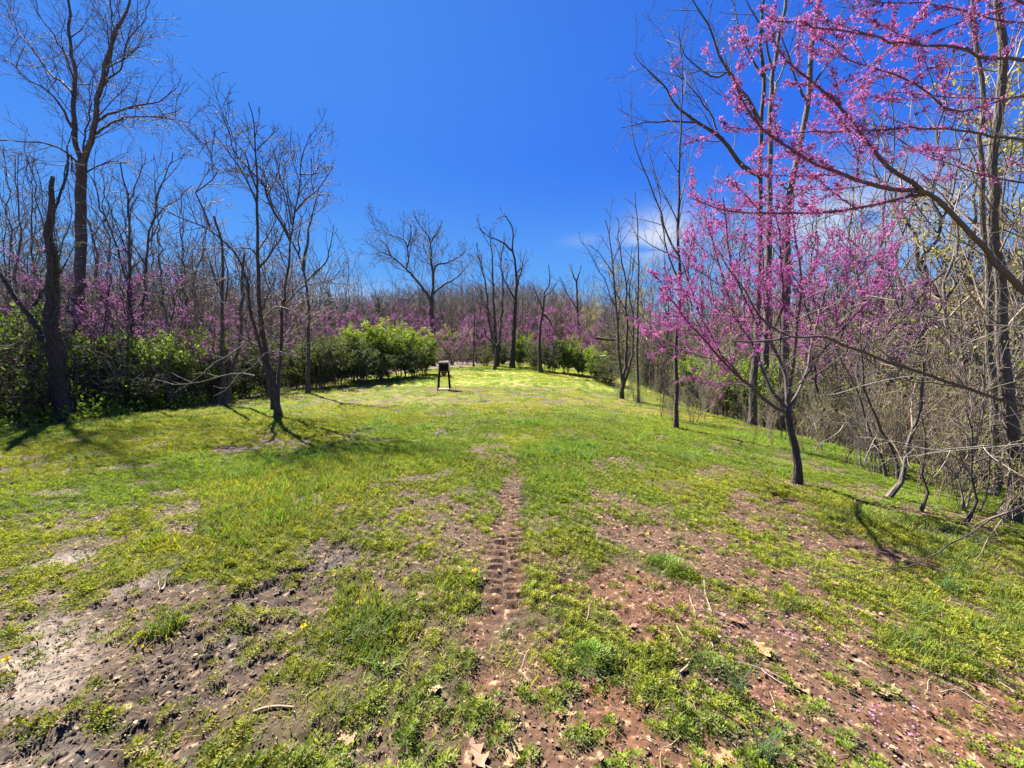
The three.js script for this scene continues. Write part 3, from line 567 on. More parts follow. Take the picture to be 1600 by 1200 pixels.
// thin crooked stems at the right
tracedTree(149, 5.4, 1399, 'crooked thin stem bending right, on the grass between the big redbud and right-edge trunk', [[0, 0.05, 0.016, [1409, 754], [1415, 722], [1417, 698], [1425, 672], [1434, 652], [1441, 617], [1443, 587], [1450, 540]], [0.3, 0.025, 0.008, [1414, 730], [1400, 700], [1387, 678]], [0.3, 0.02, 0.006, [1426, 668], [1424, 630], [1432, 590]]], { w: 0.003, auto: 0.4, l1: 0.9, r1: 0.012, l2: 0.6, l3: 0.35, four: false, k: 0.9, mat: MAT.barkGrey, twig: MAT.twigTan });
tracedTree(150, 6.7, 1395, 'pair of slanting stems leaning left behind the crooked thin stem', [[0, 0.035, 0.01, [1379, 716], [1361, 681], [1352, 646], [1335, 596], [1315, 564], [1300, 520]], ['stem', 0.04, 0.015, [1387, 695], [1373, 663], [1358, 631], [1350, 560], [1345, 500]]], { w: 0.003, auto: 0.4, l1: 1.1, r1: 0.014, l2: 0.7, l3: 0.4, four: false, k: 0.9, mat: MAT.barkGrey, twig: MAT.twigTan });
tracedTree(151, 4.92, 1454, 'short dark sapling stem right of the crooked thin stem', [[0, 0.025, 0.008, [1449, 768], [1440, 739], [1446, 700], [1440, 650]]], { w: 0.0025, auto: 0.25, l1: 0.6, r1: 0.01, l2: 0.4, l3: 0.25, four: false, k: 0.8, twig: MAT.twigTan });
tracedTree(152, 4.62, 1529, 'twisting sapling stem just left of the rough brown trunk', [[0, 0.025, 0.008, [1526, 777], [1521, 757], [1513, 733], [1520, 700], [1510, 640]]], { w: 0.0025, auto: 0.25, l1: 0.7, r1: 0.01, l2: 0.5, l3: 0.25, four: false, k: 0.8, twig: MAT.twigTan });
tracedTree(153, 8, 1500, 'cluster of upright stems in the thicket left of the right-hand trunks', [[0, 0.04, 0.01, [1504, 700], [1510, 631], [1505, 558], [1500, 480], [1490, 400]], ['stem', 0.03, 0.01, [1490, 680], [1492, 600], [1480, 520], [1470, 440]], ['stem', 0.04, 0.012, [1516, 680], [1528, 600], [1530, 520]]], { w: 0.0033, auto: 0.45, l1: 1.3, r1: 0.016, l2: 0.8, l3: 0.45, four: false, k: 0.8, mat: MAT.barkGrey, twig: MAT.twigTan });

// ------------------------------------------------------------------ redbuds in flower
{ // the big redbud on the right
  const D = 5.75, t = new Tree(201), b = stand(1254, D);
  const P = (l, dd, r0, r1 = 0.008, o = {}) => t.pix(l, D, r0, r1, { dd, wig: 0.04, bare: 0.3, ...o });
  t.limb([b, at(1247, 727, D), at(1242, 698, D), at(1234, 668, D), at(1230, 640, D)], 0.058, 0.045, { lev: 0, flare: 1 });
  P([[1231, 645], [1204, 631], [1181, 607], [1157, 590], [1131, 564], [1102, 534], [1076, 505], [1058, 482], [1030, 450]], -0.9, 0.034);
  P([[1230, 642], [1233, 613], [1230, 590], [1216, 558], [1204, 523], [1195, 470], [1190, 400], [1183, 320]], 0.6, 0.034);
  P([[1228, 636], [1204, 607], [1190, 572], [1175, 537], [1140, 470], [1118, 400], [1096, 330]], 0.7, 0.034);
  P([[1231, 642], [1250, 600], [1262, 560], [1280, 490], [1300, 420], [1310, 350]], 0.8, 0.028);
  P([[1231, 630], [1240, 570], [1246, 510], [1250, 440], [1244, 370], [1240, 300]], -0.7, 0.034);
  P([[1250, 600], [1290, 545], [1330, 500], [1370, 460], [1400, 430]], -0.8, 0.026);
  P([[1181, 607], [1140, 598], [1105, 600], [1070, 590]], 0.7, 0.016);
  P([[1131, 564], [1090, 555], [1050, 540], [1015, 520], [1000, 515]], 0.8, 0.018);
  P([[1102, 534], [1080, 480], [1074, 430], [1080, 380]], 0.8, 0.018);
  P([[1157, 590], [1120, 540], [1090, 480], [1066, 410]], -0.8, 0.02);
  P([[1216, 558], [1180, 500], [1150, 440], [1140, 380], [1130, 310]], -1, 0.022);
  P([[1204, 523], [1225, 470], [1220, 410], [1210, 330]], -0.8, 0.018);
  P([[1280, 490], [1320, 460], [1350, 410], [1360, 360]], 0.9, 0.016);
  t.sprout(2, { gap: 0.13, len: 1.0, frac: 0.5, angle: 0.75, up: 0.25, wig: 0.25, segs: 6, rmin: 0.0032, from: 0.3, thick: 0.009, min: 0.15 });
  t.sprout(3, { gap: 0.12, len: 0.5, frac: 0.55, angle: 0.75, up: 0.35, wig: 0.3, segs: 4, rmin: 0.0026, from: 0.15, thick: 0.009 });
  const g = thing('redbud_tree', b, 'big redbud covered in magenta blossom, rooted in the grass on the right slope', 'tree');
  t.build(g, MAT.barkDark, MAT.twig, b);
  const r = makeRng(31);
  const sp = t.spots(0.032, (q) => q.lev === 3, 0.01).concat(t.spots(0.03, (q) => q.lev === 2, 0.012), t.spots(0.03, (q) => q.lev === 1, 0.025)).filter((q) => q.y > 1.15 + 0.5 * (q.x < -1.5) && r() < 0.3 + smooth(1.2, 1.9, q.y) && fbm(q.x * 1.9 + 7, q.y * 1.9 + q.z * 1.3, 2) > 0.3);
  part('blossoms', clusters(sp, r, { n: 9, rad: 0.03, size: 0.018, wide: 0.45, col: (q) => mixc([0.23, 0.028, 0.17], [0.48, 0.125, 0.37], r()), vary: 0.35 }).geo(), MAT.petal, g, 'stuff');
}
{ // the near redbud whose trunk stands outside the picture
  const D = 3, t = new Tree(202), b = stand(1830, D);
  const P = (l, dd, r0, r1 = 0.006, o = {}) => t.pix(l, D, r0, r1, { dd, wig: 0.025, step: 0.1, ...o });
  t.limb([b, at(1825, 750, D), at(1800, 640, D), at(1770, 560, D), at(1740, 470, D), at(1720, 330, D), at(1725, 200, D), at(1710, 60, D)], 0.1, 0.03, { lev: 0, flare: 1 });
  P([[1750, 545], [1700, 520], [1640, 485], [1600, 456], [1565, 421], [1540, 386], [1510, 358], [1475, 322], [1445, 301], [1432, 297]], -0.1, 0.052, 0.026, { bare: 0.9 });
  P([[1440, 299], [1390, 295], [1340, 279], [1290, 262], [1240, 240], [1195, 200], [1165, 160], [1130, 100]], -0.35, 0.026, 0.006);
  P([[1440, 298], [1385, 255], [1350, 215], [1310, 165], [1270, 130], [1225, 85], [1196, 36]], 0.4, 0.024, 0.006);
  P([[1446, 304], [1420, 306], [1375, 318], [1300, 330], [1195, 333], [1130, 329], [1078, 308]], 0.2, 0.02, 0.005);
  P([[1720, 110], [1660, 96], [1600, 92], [1530, 88], [1450, 68], [1380, 60], [1310, 47], [1240, 35], [1195, 22]], -0.3, 0.026, 0.006, { bare: 0.2 });
  P([[1722, 160], [1600, 150], [1525, 169], [1487, 176], [1450, 146], [1405, 116], [1330, 95], [1280, 60]], 0.4, 0.02, 0.006, { bare: 0.2 });
  P([[1722, 240], [1640, 226], [1560, 212], [1487, 202], [1400, 202], [1318, 204], [1240, 207], [1165, 204], [1122, 188]], -0.2, 0.02, 0.005, { bare: 0.35 });
  P([[1722, 265], [1600, 224], [1545, 203], [1512, 181]], 0.2, 0.022, 0.008, { bare: 1, pale: 1 });
  P([[1790, 720], [1720, 680], [1660, 655], [1600, 635], [1530, 612], [1460, 590], [1400, 571], [1330, 541], [1290, 528], [1233, 526]], -0.2, 0.036, 0.016, { bare: 0.85 });
  P([[1236, 526], [1229, 524], [1199, 505], [1180, 482], [1169, 460], [1142, 426], [1125, 395]], 0.2, 0.015, 0.005);
  P([[1236, 526], [1210, 531], [1180, 534], [1145, 533]], -0.1, 0.012, 0.008, { bare: 1 });
  P([[1560, 622], [1500, 604], [1400, 590], [1345, 557], [1300, 553], [1230, 553], [1180, 556]], 0.35, 0.012, 0.004, { bare: 0.6 });
  P([[1800, 700], [1700, 692], [1600, 695], [1480, 702], [1420, 698], [1370, 683], [1330, 664], [1288, 657]], -0.3, 0.013, 0.003, { bare: 1, pale: 1 });
  P([[1560, 622], [1450, 590], [1380, 594], [1330, 608], [1290, 618], [1250, 612], [1228, 604]], 0.1, 0.009, 0.003, { bare: 1, pale: 1 });
  P([[1740, 540], [1600, 512], [1520, 504], [1430, 475], [1375, 468], [1310, 469]], 0.5, 0.014, 0.004, { bare: 0.8, pale: 1 });
  P([[1740, 500], [1650, 470], [1560, 490], [1490, 515], [1400, 530], [1340, 542]], 0.2, 0.011, 0.003, { bare: 1 });
  P([[1740, 470], [1600, 500], [1550, 520], [1500, 540], [1440, 546], [1330, 552]], 0.6, 0.01, 0.003, { bare: 1 });
  P([[1722, 320], [1660, 300], [1600, 285], [1520, 270], [1440, 240], [1400, 225]], 0.4, 0.014, 0.004, { bare: 0.4 });
  P([[1735, 450], [1660, 400], [1600, 370], [1540, 350], [1480, 350], [1400, 340]], 0.5, 0.012, 0.004, { bare: 0.6 });
  P([[1712, 60], [1640, 20], [1540, -10], [1440, -30], [1360, -40]], 0, 0.02, 0.006);
  P([[1715, 90], [1640, 40], [1560, 30], [1480, 10], [1400, 5], [1320, -10]], 0.5, 0.014, 0.005);
  const calm = (q) => q.pale && t.r() < 0.5;
  t.sprout(2, { gap: 0.15, len: 0.75, frac: 0.45, angle: 0.7, up: 0.12, wig: 0.22, segs: 6, rmin: 0.0022, from: 0.22, thick: 0.008, min: 0.12, skip: calm });
  t.sprout(3, { gap: 0.16, len: 0.3, frac: 0.5, angle: 0.7, up: 0.2, wig: 0.25, segs: 4, rmin: 0.0016, from: 0.15, thick: 0.008, min: 0.06 });
  const g = thing('redbud_tree', b, 'nearest redbud, its thick bare limbs and flowering branches reaching in from the right edge', 'tree');
  t.build(g, MAT.barkDark, MAT.twig, b);
  const r = makeRng(32), world = (q) => q.clone().add(b);
  const keep = (q) => { const w = world(q), px = 800 + F * w.x / -w.z, py = HORIZON - F * (w.y - EYE) / -w.z; return py < 345 && r() < 0.3 + 0.7 * smooth(1650, 1400, px + 0.4 * py) && fbm(w.x * 3 + 3, w.y * 3 + w.z * 2, 2) > 0.3; };
  const sp = t.spots(0.028, (q) => q.lev === 3 && q.bare < 0.5, 0.006).concat(t.spots(0.03, (q) => q.lev === 2 && q.bare < 0.6, 0.008), t.spots(0.025, (q) => q.lev === 1 && q.bare < 0.5, 0.012)).filter(keep);
  part('blossoms', clusters(sp, r, { n: 15, rad: 0.026, size: 0.013, wide: 0.5, col: () => mixc([0.2, 0.035, 0.15], [0.43, 0.14, 0.33], r()), vary: 0.35 }).geo(), MAT.petal, g, 'stuff');
  const low = t.spots(0.12, (q) => q.lev === 1 && q.bare === 0.85, 0.01);
  part('blossoms', clusters(low, r, { n: 8, rad: 0.018, size: 0.0125, wide: 0.5, col: COL.magenta }).geo(), MAT.petal, g, 'stuff');
}
function redbudProto(seed, name, pos, label, col, o = {}) {
  const t = new Tree(seed), H = 5, r = t.r, n = o.stems ?? 4;
  for (let i = 0; i < n; i++) { const a = i / n * 6.28 + r(), s = 0.7 + r() * 0.9; t.limb([V(Math.cos(a) * 0.06, -0.15, Math.sin(a) * 0.06), V(Math.cos(a) * 0.25 * s, 1.2, Math.sin(a) * 0.25 * s), V(Math.cos(a) * 0.9 * s, 2.8, Math.sin(a) * 0.9 * s), V(Math.cos(a) * 1.5 * s, H * (0.8 + 0.25 * r()), Math.sin(a) * 1.5 * s)], 0.06, 0.012, { lev: i ? 1 : 0, wig: 0.1 }); }
  const root = (lev) => t.sprout(lev, { gap: 0.3, len: 1.7, frac: 0.5, angle: 0.8, up: 0.12, wig: 0.25, segs: 6, rmin: 0.006, from: 0.3, thick: 0.012 });
  t.br.forEach((b) => { b.lev = 1; }); root(2);
  t.sprout(3, { gap: 0.2, len: 0.7, frac: 0.55, angle: 0.75, up: 0.25, wig: 0.3, segs: 4, rmin: 0.005, from: 0.1, thick: 0.012 });
  const g = thing(name, pos, label, 'tree');
  const tr = t.soup((b) => b.lev === 1, () => 6), tw = t.soup((b) => b.lev > 1, () => 3);
  part('trunk', tr.geo(), MAT.barkDark, g); part('twigs', tw.geo(), MAT.twigDark, g, 'stuff');
  const sp = t.spots(0.075, (q) => q.lev > 1, 0.03).filter((q) => q.y > 1.4 + r() && fbm(q.x * 1.3 + seed, q.y * 1.3 + q.z, 2) > 0.32);
  part('blossoms', clusters(sp, r, { n: o.n ?? 4, rad: 0.06, size: 0.05, wide: 0.42, col, vary: 0.3 }).geo(), MAT.petal, g, 'stuff');
  return g;
}
{
  const vivid = redbudProto(211, 'redbud_tree', stand(655, 36), 'brightest pink redbud, directly behind the lime green hedge', [0.33, 0.1, 0.28], { n: 4 });
  const dull = redbudProto(212, 'redbud_tree', stand(226, 14.6), 'largest purple redbud in the left wood, before the several dark upright stems', [0.24, 0.095, 0.205], { n: 4 });
  vivid.scale.set(1.1, 1.1, 1.1); dull.scale.set(1.05, 1.05, 1.05);
  const list = [
    [vivid, 560, 33, 1.0, 0.95, 'redbud at the left end of the pink row, over the middle of the hedge'], [vivid, 612, 37, 1.1, 1.1, 'redbud showing above the hedge, just left of the brightest pink one'], [vivid, 706, 40, 1.1, 0.95, 'low redbud at the left side of the track into the wood'],
    [vivid, 746, 43, 1.1, 1.1, 'redbud at the right side of the track, behind the thin dark pole'], [vivid, 786, 42, 1.2, 1.15, 'redbud behind the small forked bare tree'], [vivid, 832, 36, 1, 1.05, 'redbud behind the crooked dark trunk with the whip-thin tip'],
    [vivid, 872, 36, 1.1, 1.15, 'redbud between the crooked dark trunk and the high-forked tree'], [vivid, 915, 34, 1.05, 0.95, 'redbud at the right end of the pink row, over the lime shrubs'],
    [dull, 26, 14, 0.9, 1.2, 'purple redbud by the left picture edge, behind the broken trunk'], [dull, 146, 13.8, 0.85, 1.05, 'purple redbud between the broken trunk and the largest purple redbud'], [dull, 332, 14.6, 0.7, 0.72, 'small dim redbud low behind the hanging bleached boughs'], [dull, 425, 18, 0.9, 0.8, 'faint redbud seen through the stems of the three-stemmed tree'], [dull, 505, 24, 1, 0.9, 'faint redbud over the dark left end of the hedge'],
    [dull, 1345, 11.5, 0.95, 1.0, 'redbud behind the right side of the big redbud, its blossom thin and pale'], [dull, 1440, 14, 0.8, 0.8, 'faint redbud deep in the right thicket, behind the crooked thin stem'], [dull, 1290, 10.5, 0.8, 0.95, 'redbud straight behind the crown of the big redbud'],
  ];
  list.forEach(([src, px, D, s, sy, label], i) => copyOf(src, stand(px, D), i * 2.1 + 0.6, s, sy, label));
}

// ------------------------------------------------------------------ leafy shrubs
function shrubProto(seed, pos, label, col, o = {}) {
  const t = new Tree(seed), r = t.r, n = 9;                  // about 2 m tall and wide
  for (let i = 0; i < n; i++) { const a = i / n * 6.28 + r(), s = 0.4 + r() * 0.8; t.limb([V(Math.cos(a) * 0.15, -0.1, Math.sin(a) * 0.15), V(Math.cos(a) * 0.35 * s, 0.7, Math.sin(a) * 0.35 * s), V(Math.cos(a) * 0.95 * s, 1.3 + 0.6 * r(), Math.sin(a) * 0.95 * s)], 0.018, 0.006, { wig: 0.1 }); }
  t.sprout(2, { gap: 0.16, len: 0.8, frac: 0.6, angle: 0.8, up: 0.2, wig: 0.3, segs: 5, rmin: 0.004, from: 0.12 });
  t.sprout(3, { gap: 0.16, len: 0.4, frac: 0.6, angle: 0.8, up: 0.2, wig: 0.3, segs: 3, rmin: 0.003, from: 0.1 });
  const g = thing('shrub', pos, label, 'shrub');
  part('stem', t.soup((b) => b.lev === 1, () => 5).geo(), MAT.twigGrey, g); part('twigs', t.soup((b) => b.lev > 1, () => 3).geo(), MAT.twigGrey, g, 'stuff');
  const sp = t.spots(o.gap ?? 0.06, (q) => q.lev > 1, 0.04).filter((q) => q.y > 0.25 && fbm(q.x * 2.2 + seed, q.y * 2.2 + q.z * 1.7, 2) > (o.cut ?? 0.34));
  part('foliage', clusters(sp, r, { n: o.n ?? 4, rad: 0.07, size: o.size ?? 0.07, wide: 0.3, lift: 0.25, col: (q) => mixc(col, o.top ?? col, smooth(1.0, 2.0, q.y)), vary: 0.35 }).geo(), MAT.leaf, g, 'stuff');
  return g;
}
{
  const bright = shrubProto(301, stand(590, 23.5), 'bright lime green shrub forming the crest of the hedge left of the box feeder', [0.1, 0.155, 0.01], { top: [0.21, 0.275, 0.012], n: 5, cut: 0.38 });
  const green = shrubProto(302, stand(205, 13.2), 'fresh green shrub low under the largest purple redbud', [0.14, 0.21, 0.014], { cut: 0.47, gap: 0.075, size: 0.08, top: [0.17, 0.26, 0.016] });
  const dark = shrubProto(303, stand(500, 19.5), 'dark olive shrub at the left end of the hedge', [0.065, 0.085, 0.012], { cut: 0.46, n: 4 });
  bright.scale.set(1.6, 1.75, 1.6); green.scale.set(1.3, 1.2, 1.3); dark.scale.set(1.35, 1.35, 1.35);
  const L = [
    [bright, 552, 22.5, 1.5, 1.6, 'green shrub in the hedge, next left of its bright crest'], [bright, 628, 24.5, 1.6, 1.65, 'bright shrub in the hedge, next right of its crest'], [bright, 662, 26.5, 1.4, 1.45, 'shrub at the right end of the hedge, behind the box feeder'], [dark, 528, 20.6, 1.4, 1.4, 'dark shrub in the hedge between its left end and the greener part'], [dark, 600, 22, 1.2, 0.9, 'low dark shrub at the foot of the hedge crest'], [dark, 645, 24, 1.2, 0.95, 'low dark shrub at the foot of the hedge behind the box feeder'],
    [dark, 470, 19.6, 1.3, 1.15, 'dark shrub behind the foot of the three-stemmed tree'], [dark, 565, 21, 1.3, 1.1, 'low dark shrub at the foot of the hedge, left of its crest'],
    [bright, 716, 50, 2.4, 2.2, 'bright green shrub where the track enters the wood'], [dark, 758, 37, 1.3, 1.1, 'small shrub at the right side of the track'], [dark, 782, 34.5, 1.4, 1.3, 'shrub at the foot of the small forked bare tree'], [bright, 812, 33, 1.2, 1.5, 'olive green shrub at the foot of the bent-topped tree'], [dark, 838, 29, 1.2, 1.15, 'dark shrub behind the foot of the crooked dark trunk'], [dark, 862, 28.4, 1.2, 1.1, 'brown-green shrub right of the crooked dark trunk'],
    [bright, 884, 29, 1.2, 1.35, 'lime shrub first in the group below the right redbuds'], [bright, 908, 27.5, 1.1, 1.1, 'lime shrub in the middle of the group below the right redbuds'], [bright, 934, 25, 1.0, 1.0, 'brightest small lime shrub at the grass edge below the right redbuds'], [dark, 950, 23, 1, 0.8, 'low shrub at the grass edge left of the slim grey stems'],
    [green, 1082, 18, 1.2, 1.3, 'green shrub behind the lone thin trunk'], [green, 1128, 16.5, 1.2, 1.1, 'green shrub seen under the left side of the big redbud'], [green, 1165, 16, 1.1, 1.4, 'green shrub beside the dark foot of the tall tree with the arching limb'], [green, 1215, 13.5, 1.2, 1.4, 'green shrub behind the trunk of the big redbud'], [green, 1290, 12.5, 1.3, 1.6, 'shrub in the hollow right of the big redbud trunk'], [green, 1345, 13.5, 1.3, 1.8, 'tall thin-leaved shrub deep in the right thicket'], [green, 1470, 11.5, 0.9, 0.9, 'small green shrub deep behind the upright stems at the right'],
    [green, 12, 11.4, 1.4, 1.9, 'tall green shrub at the left picture edge'], [green, 48, 12.4, 1.2, 1.6, 'green shrub just left of the broken trunk'], [green, 138, 12.2, 0.9, 1.4, 'green shrub just right of the broken trunk'], [green, 172, 13.4, 1.0, 0.8, 'green shrub between the broken trunk and the largest purple redbud'], [green, 250, 13.8, 1.1, 1.45, 'green shrub right of the largest purple redbud'], [green, 292, 14.4, 1.3, 1.15, 'green shrub behind the slanting bleached bough'], [dark, 330, 15, 1.0, 1.45, 'dark shrub behind the arched bleached bough'], [dark, 372, 16, 1.1, 0.8, 'dark shrub left of the three-stemmed tree foot'], [dark, 415, 17, 1.2, 1.35, 'dark shrub straight behind the three-stemmed tree'], [dark, 8, 9.8, 1, 0.9, 'low dark shrub at the shaded lower left wood edge'], [dark, 190, 12, 1, 0.6, 'low dark bramble at the wood edge under the green shrubs'],
  ];
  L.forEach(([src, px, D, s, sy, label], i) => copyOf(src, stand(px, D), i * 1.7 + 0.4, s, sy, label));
}

// ------------------------------------------------------------------ the woods: single trees
function bareProto(seed, pos, label, o = {}) {         // 10 m tall
  const t = new Tree(seed), r = t.r, H = 10, lean = (r() - 0.5) * 0.8, l2 = (r() - 0.5) * 0.8;
  t.limb([V(0, -0.3, 0), V(lean * 0.1, 2.5, l2 * 0.1), V(lean * 0.6, 5.5, l2 * 0.6), V(lean * 0.9, 8, l2), V(lean, H, l2 * 1.1)], o.r ?? 0.075, 0.01, { lev: 0, wig: 0.12, flare: 1 });
  if (o.fork) t.limb([V(lean * 0.3, 3.4, l2 * 0.3), V(lean * 0.3 + 0.7, 5.2, l2 * 0.3 + 0.3), V(lean + 1.3, 7.4, l2 + 0.7), V(lean + 1.6, 9.3, l2 + 0.9)], 0.065, 0.012, { lev: 0, wig: 0.12 });
  t.sprout(1, { gap: 0.42, len: 3, frac: 0.32, angle: o.angle ?? 0.7, up: 0.14, wig: 0.22, segs: 7, rmin: 0.012, r: 0.055, from: o.from ?? 0.3, fall: 0.6, thick: 0.016 });
  t.sprout(2, { gap: 0.3, len: 1.7, frac: 0.5, angle: 0.7, up: 0.2, wig: 0.28, segs: 5, rmin: 0.0075, from: 0.15, thick: 0.012 });
  t.sprout(3, { gap: 0.15, len: 0.9, frac: 0.6, angle: 0.7, up: 0.3, wig: 0.3, segs: 3, rmin: 0.0055, from: 0.1, thick: 0.012 });
  const g = thing('bare_tree', pos, label, 'tree');
  part('trunk', t.soup((b) => b.lev === 0, () => 7).geo(), o.mat ?? MAT.bark, g);
  part('crown', mergeGeometries([t.soup((b) => b.lev === 1, () => 4).geo(), t.soup((b) => b.lev > 1, () => 3).geo()]), o.twig ?? MAT.twig, g);
  if (o.leaf) { const sp = t.spots(0.16, (q) => q.lev > 1, 0.04); part('foliage', clusters(sp, r, { n: 3, rad: 0.07, size: 0.07, wide: 0.4, col: o.leaf, vary: 0.25 }).geo(), MAT.leaf, g, 'stuff'); }
  return g;
}
const heightTo = (px, D, top) => (HORIZON - top) / F * D + EYE - stand(px, D).y;
{
  const A = bareProto(401, stand(60, 15), 'grey tree leaning between the broken trunk and the tallest bare tree', {});
  const B = bareProto(402, stand(20, 17), 'forked bare tree by the left picture edge behind the broken trunk', { fork: 1, mat: MAT.barkGrey, twig: MAT.twigGrey });
  const C = bareProto(403, stand(262, 20), 'dark bare tree between the tallest tree and the three-stemmed tree', { angle: 0.5, from: 0.2, mat: MAT.barkGrey, twig: MAT.twigGrey });
  const E = bareProto(404, stand(952, 42), 'tree in new yellow leaf over the right end of the redbud row', { fork: 1, leaf: COL.yellow, mat: MAT.barkGrey, twig: MAT.twigGrey });
  const G = bareProto(405, stand(1110, 17), 'tan bare tree behind the left-arching limb of the tall tree', { twig: MAT.twigTan, mat: MAT.barkGrey, from: 0.15 });
  const set = (g, px, D, top, w = 0.85) => { const s = heightTo(px, D, top) / 10; g.scale.set(s * w, s, s * w); };
  set(A, 60, 15, 262); set(B, 20, 17, 240); set(C, 262, 20, 248); set(E, 952, 42, 412, 1.1); set(G, 1110, 17, 300);
  const P = [A, B, C, G];
  const put = (list, group, label) => list.forEach(([k, px, D, top, lab], i) => { const src = [A, B, C, E, G][k], s = heightTo(px, D, top) / 10, w = 0.75 + 0.3 * ((i * 37 % 11) / 11); copyOf(src, stand(px, D), i * 1.31 + px, s * w, s, lab ?? label, lab ? undefined : group); });
  put([[3, 932, 44, 440, 'lower yellow-leaved tree left of the taller one'], [3, 1006, 36, 405, 'yellow-leaved tree behind the slim grey stems'], [3, 1492, 15, 120, 'tall tree in yellow leaf behind the near redbud, beside the right-hand trunks'], [3, 1410, 21, 300, 'yellow-leaved tree low behind the near redbud limbs'], [3, 1580, 13, 170, 'yellow-leaved tree at the right picture edge behind the rough brown trunk'], [3, 905, 52, 455, 'small pale yellow tree far back above the redbud row']]);
  put([[0, -20, 16, 260], [2, 10, 24, 290], [1, 40, 30, 320], [0, 100, 25, 300], [2, 150, 24, 300], [1, 175, 20, 270], [0, 215, 27, 280], [2, 240, 30, 300], [1, 285, 26, 300], [0, 300, 19, 330], [2, 318, 30, 330], [1, 352, 28, 360], [2, 400, 32, 370], [2, 500, 38, 420], [0, 80, 20, 280], [2, 130, 34, 340], [1, 190, 38, 340]], 'bare trees crowding the left wood', 'bare tree among those crowding the left wood behind the redbuds');
  put([[0, 516, 44, 430], [1, 545, 50, 425], [2, 562, 46, 415], [0, 585, 55, 440], [2, 600, 48, 450], [1, 622, 58, 440], [0, 640, 52, 445], [2, 660, 60, 445], [1, 692, 56, 440], [0, 708, 50, 432], [2, 724, 48, 420], [1, 738, 56, 415], [0, 752, 46, 400], [2, 765, 54, 410], [1, 794, 50, 420], [0, 815, 44, 425], [2, 828, 58, 440], [1, 846, 52, 440], [0, 862, 48, 445], [2, 880, 60, 440], [1, 892, 50, 430], [0, 915, 46, 430], [2, 925, 60, 430], [1, 945, 55, 425], [0, 965, 50, 415], [2, 985, 46, 410], [1, 1005, 52, 420], [2, 570, 60, 430], [0, 680, 64, 440], [2, 805, 66, 440], [1, 960, 66, 430]], 'bare trees far back beyond the clearing', 'grey bare tree in the far wood beyond the end of the clearing');
  put([[4, 1015, 24, 380], [1, 1040, 27, 370], [0, 1070, 22, 350], [4, 1090, 30, 360], [2, 1130, 24, 320], [1, 1150, 20, 290], [4, 1165, 28, 320], [0, 1210, 22, 300], [2, 1250, 26, 310], [4, 1275, 19, 250], [1, 1290, 28, 300], [0, 1310, 17, 200], [4, 1335, 22, 240], [2, 1350, 16, 160], [1, 1380, 25, 280], [4, 1400, 18, 200], [0, 1430, 15, 100], [2, 1450, 22, 220], [4, 1475, 13, 140], [1, 1505, 19, 120], [0, 1530, 24, 220], [4, 1560, 14, 90], [2, 1590, 18, 150], [1, 1620, 15, 100], [4, 1660, 16, 120], [0, 1640, 26, 260], [4, 1385, 13, 300], [4, 1445, 11.5, 330], [4, 1320, 12.5, 330], [4, 1600, 10.5, 250]], 'bare trees crowding the right wood', 'bare tree among those crowding the wood behind the flowering redbuds on the right');
}
{ // two small cedars far back
  const t = new Tree(420), s0 = stand(517, 36); t.limb([V(0, -0.2, 0), V(0, 5, 0)], 0.09, 0.02, { lev: 0 });
  t.sprout(1, { gap: 0.1, len: 1.5, frac: 0.32, angle: 1.15, up: 0.2, wig: 0.2, segs: 4, rmin: 0.01, from: 0.08, fall: 0.85 });
  const g = thing('cedar_tree', s0, 'dark evergreen cedar above the left end of the hedge', 'tree');
  part('trunk', t.soup((b) => b.lev === 0, () => 6).geo(), MAT.barkRed, g); part('crown', t.soup((b) => b.lev === 1, () => 4).geo(), MAT.twigDark, g);
  part('foliage', clusters(t.spots(0.1, (q) => q.lev === 1, 0.06), t.r, { n: 7, rad: 0.13, size: 0.14, wide: 0.2, col: [0.03, 0.055, 0.02], vary: 0.4 }).geo(), MAT.leaf, g, 'stuff');
  const h = heightTo(517, 36, 456) / 5; g.scale.set(h, h, h);
  const h2 = heightTo(594, 44, 466) / 5; copyOf(g, stand(594, 44), 1, h2, h2, 'dark evergreen cedar just left of the wide-spreading bare tree');
}

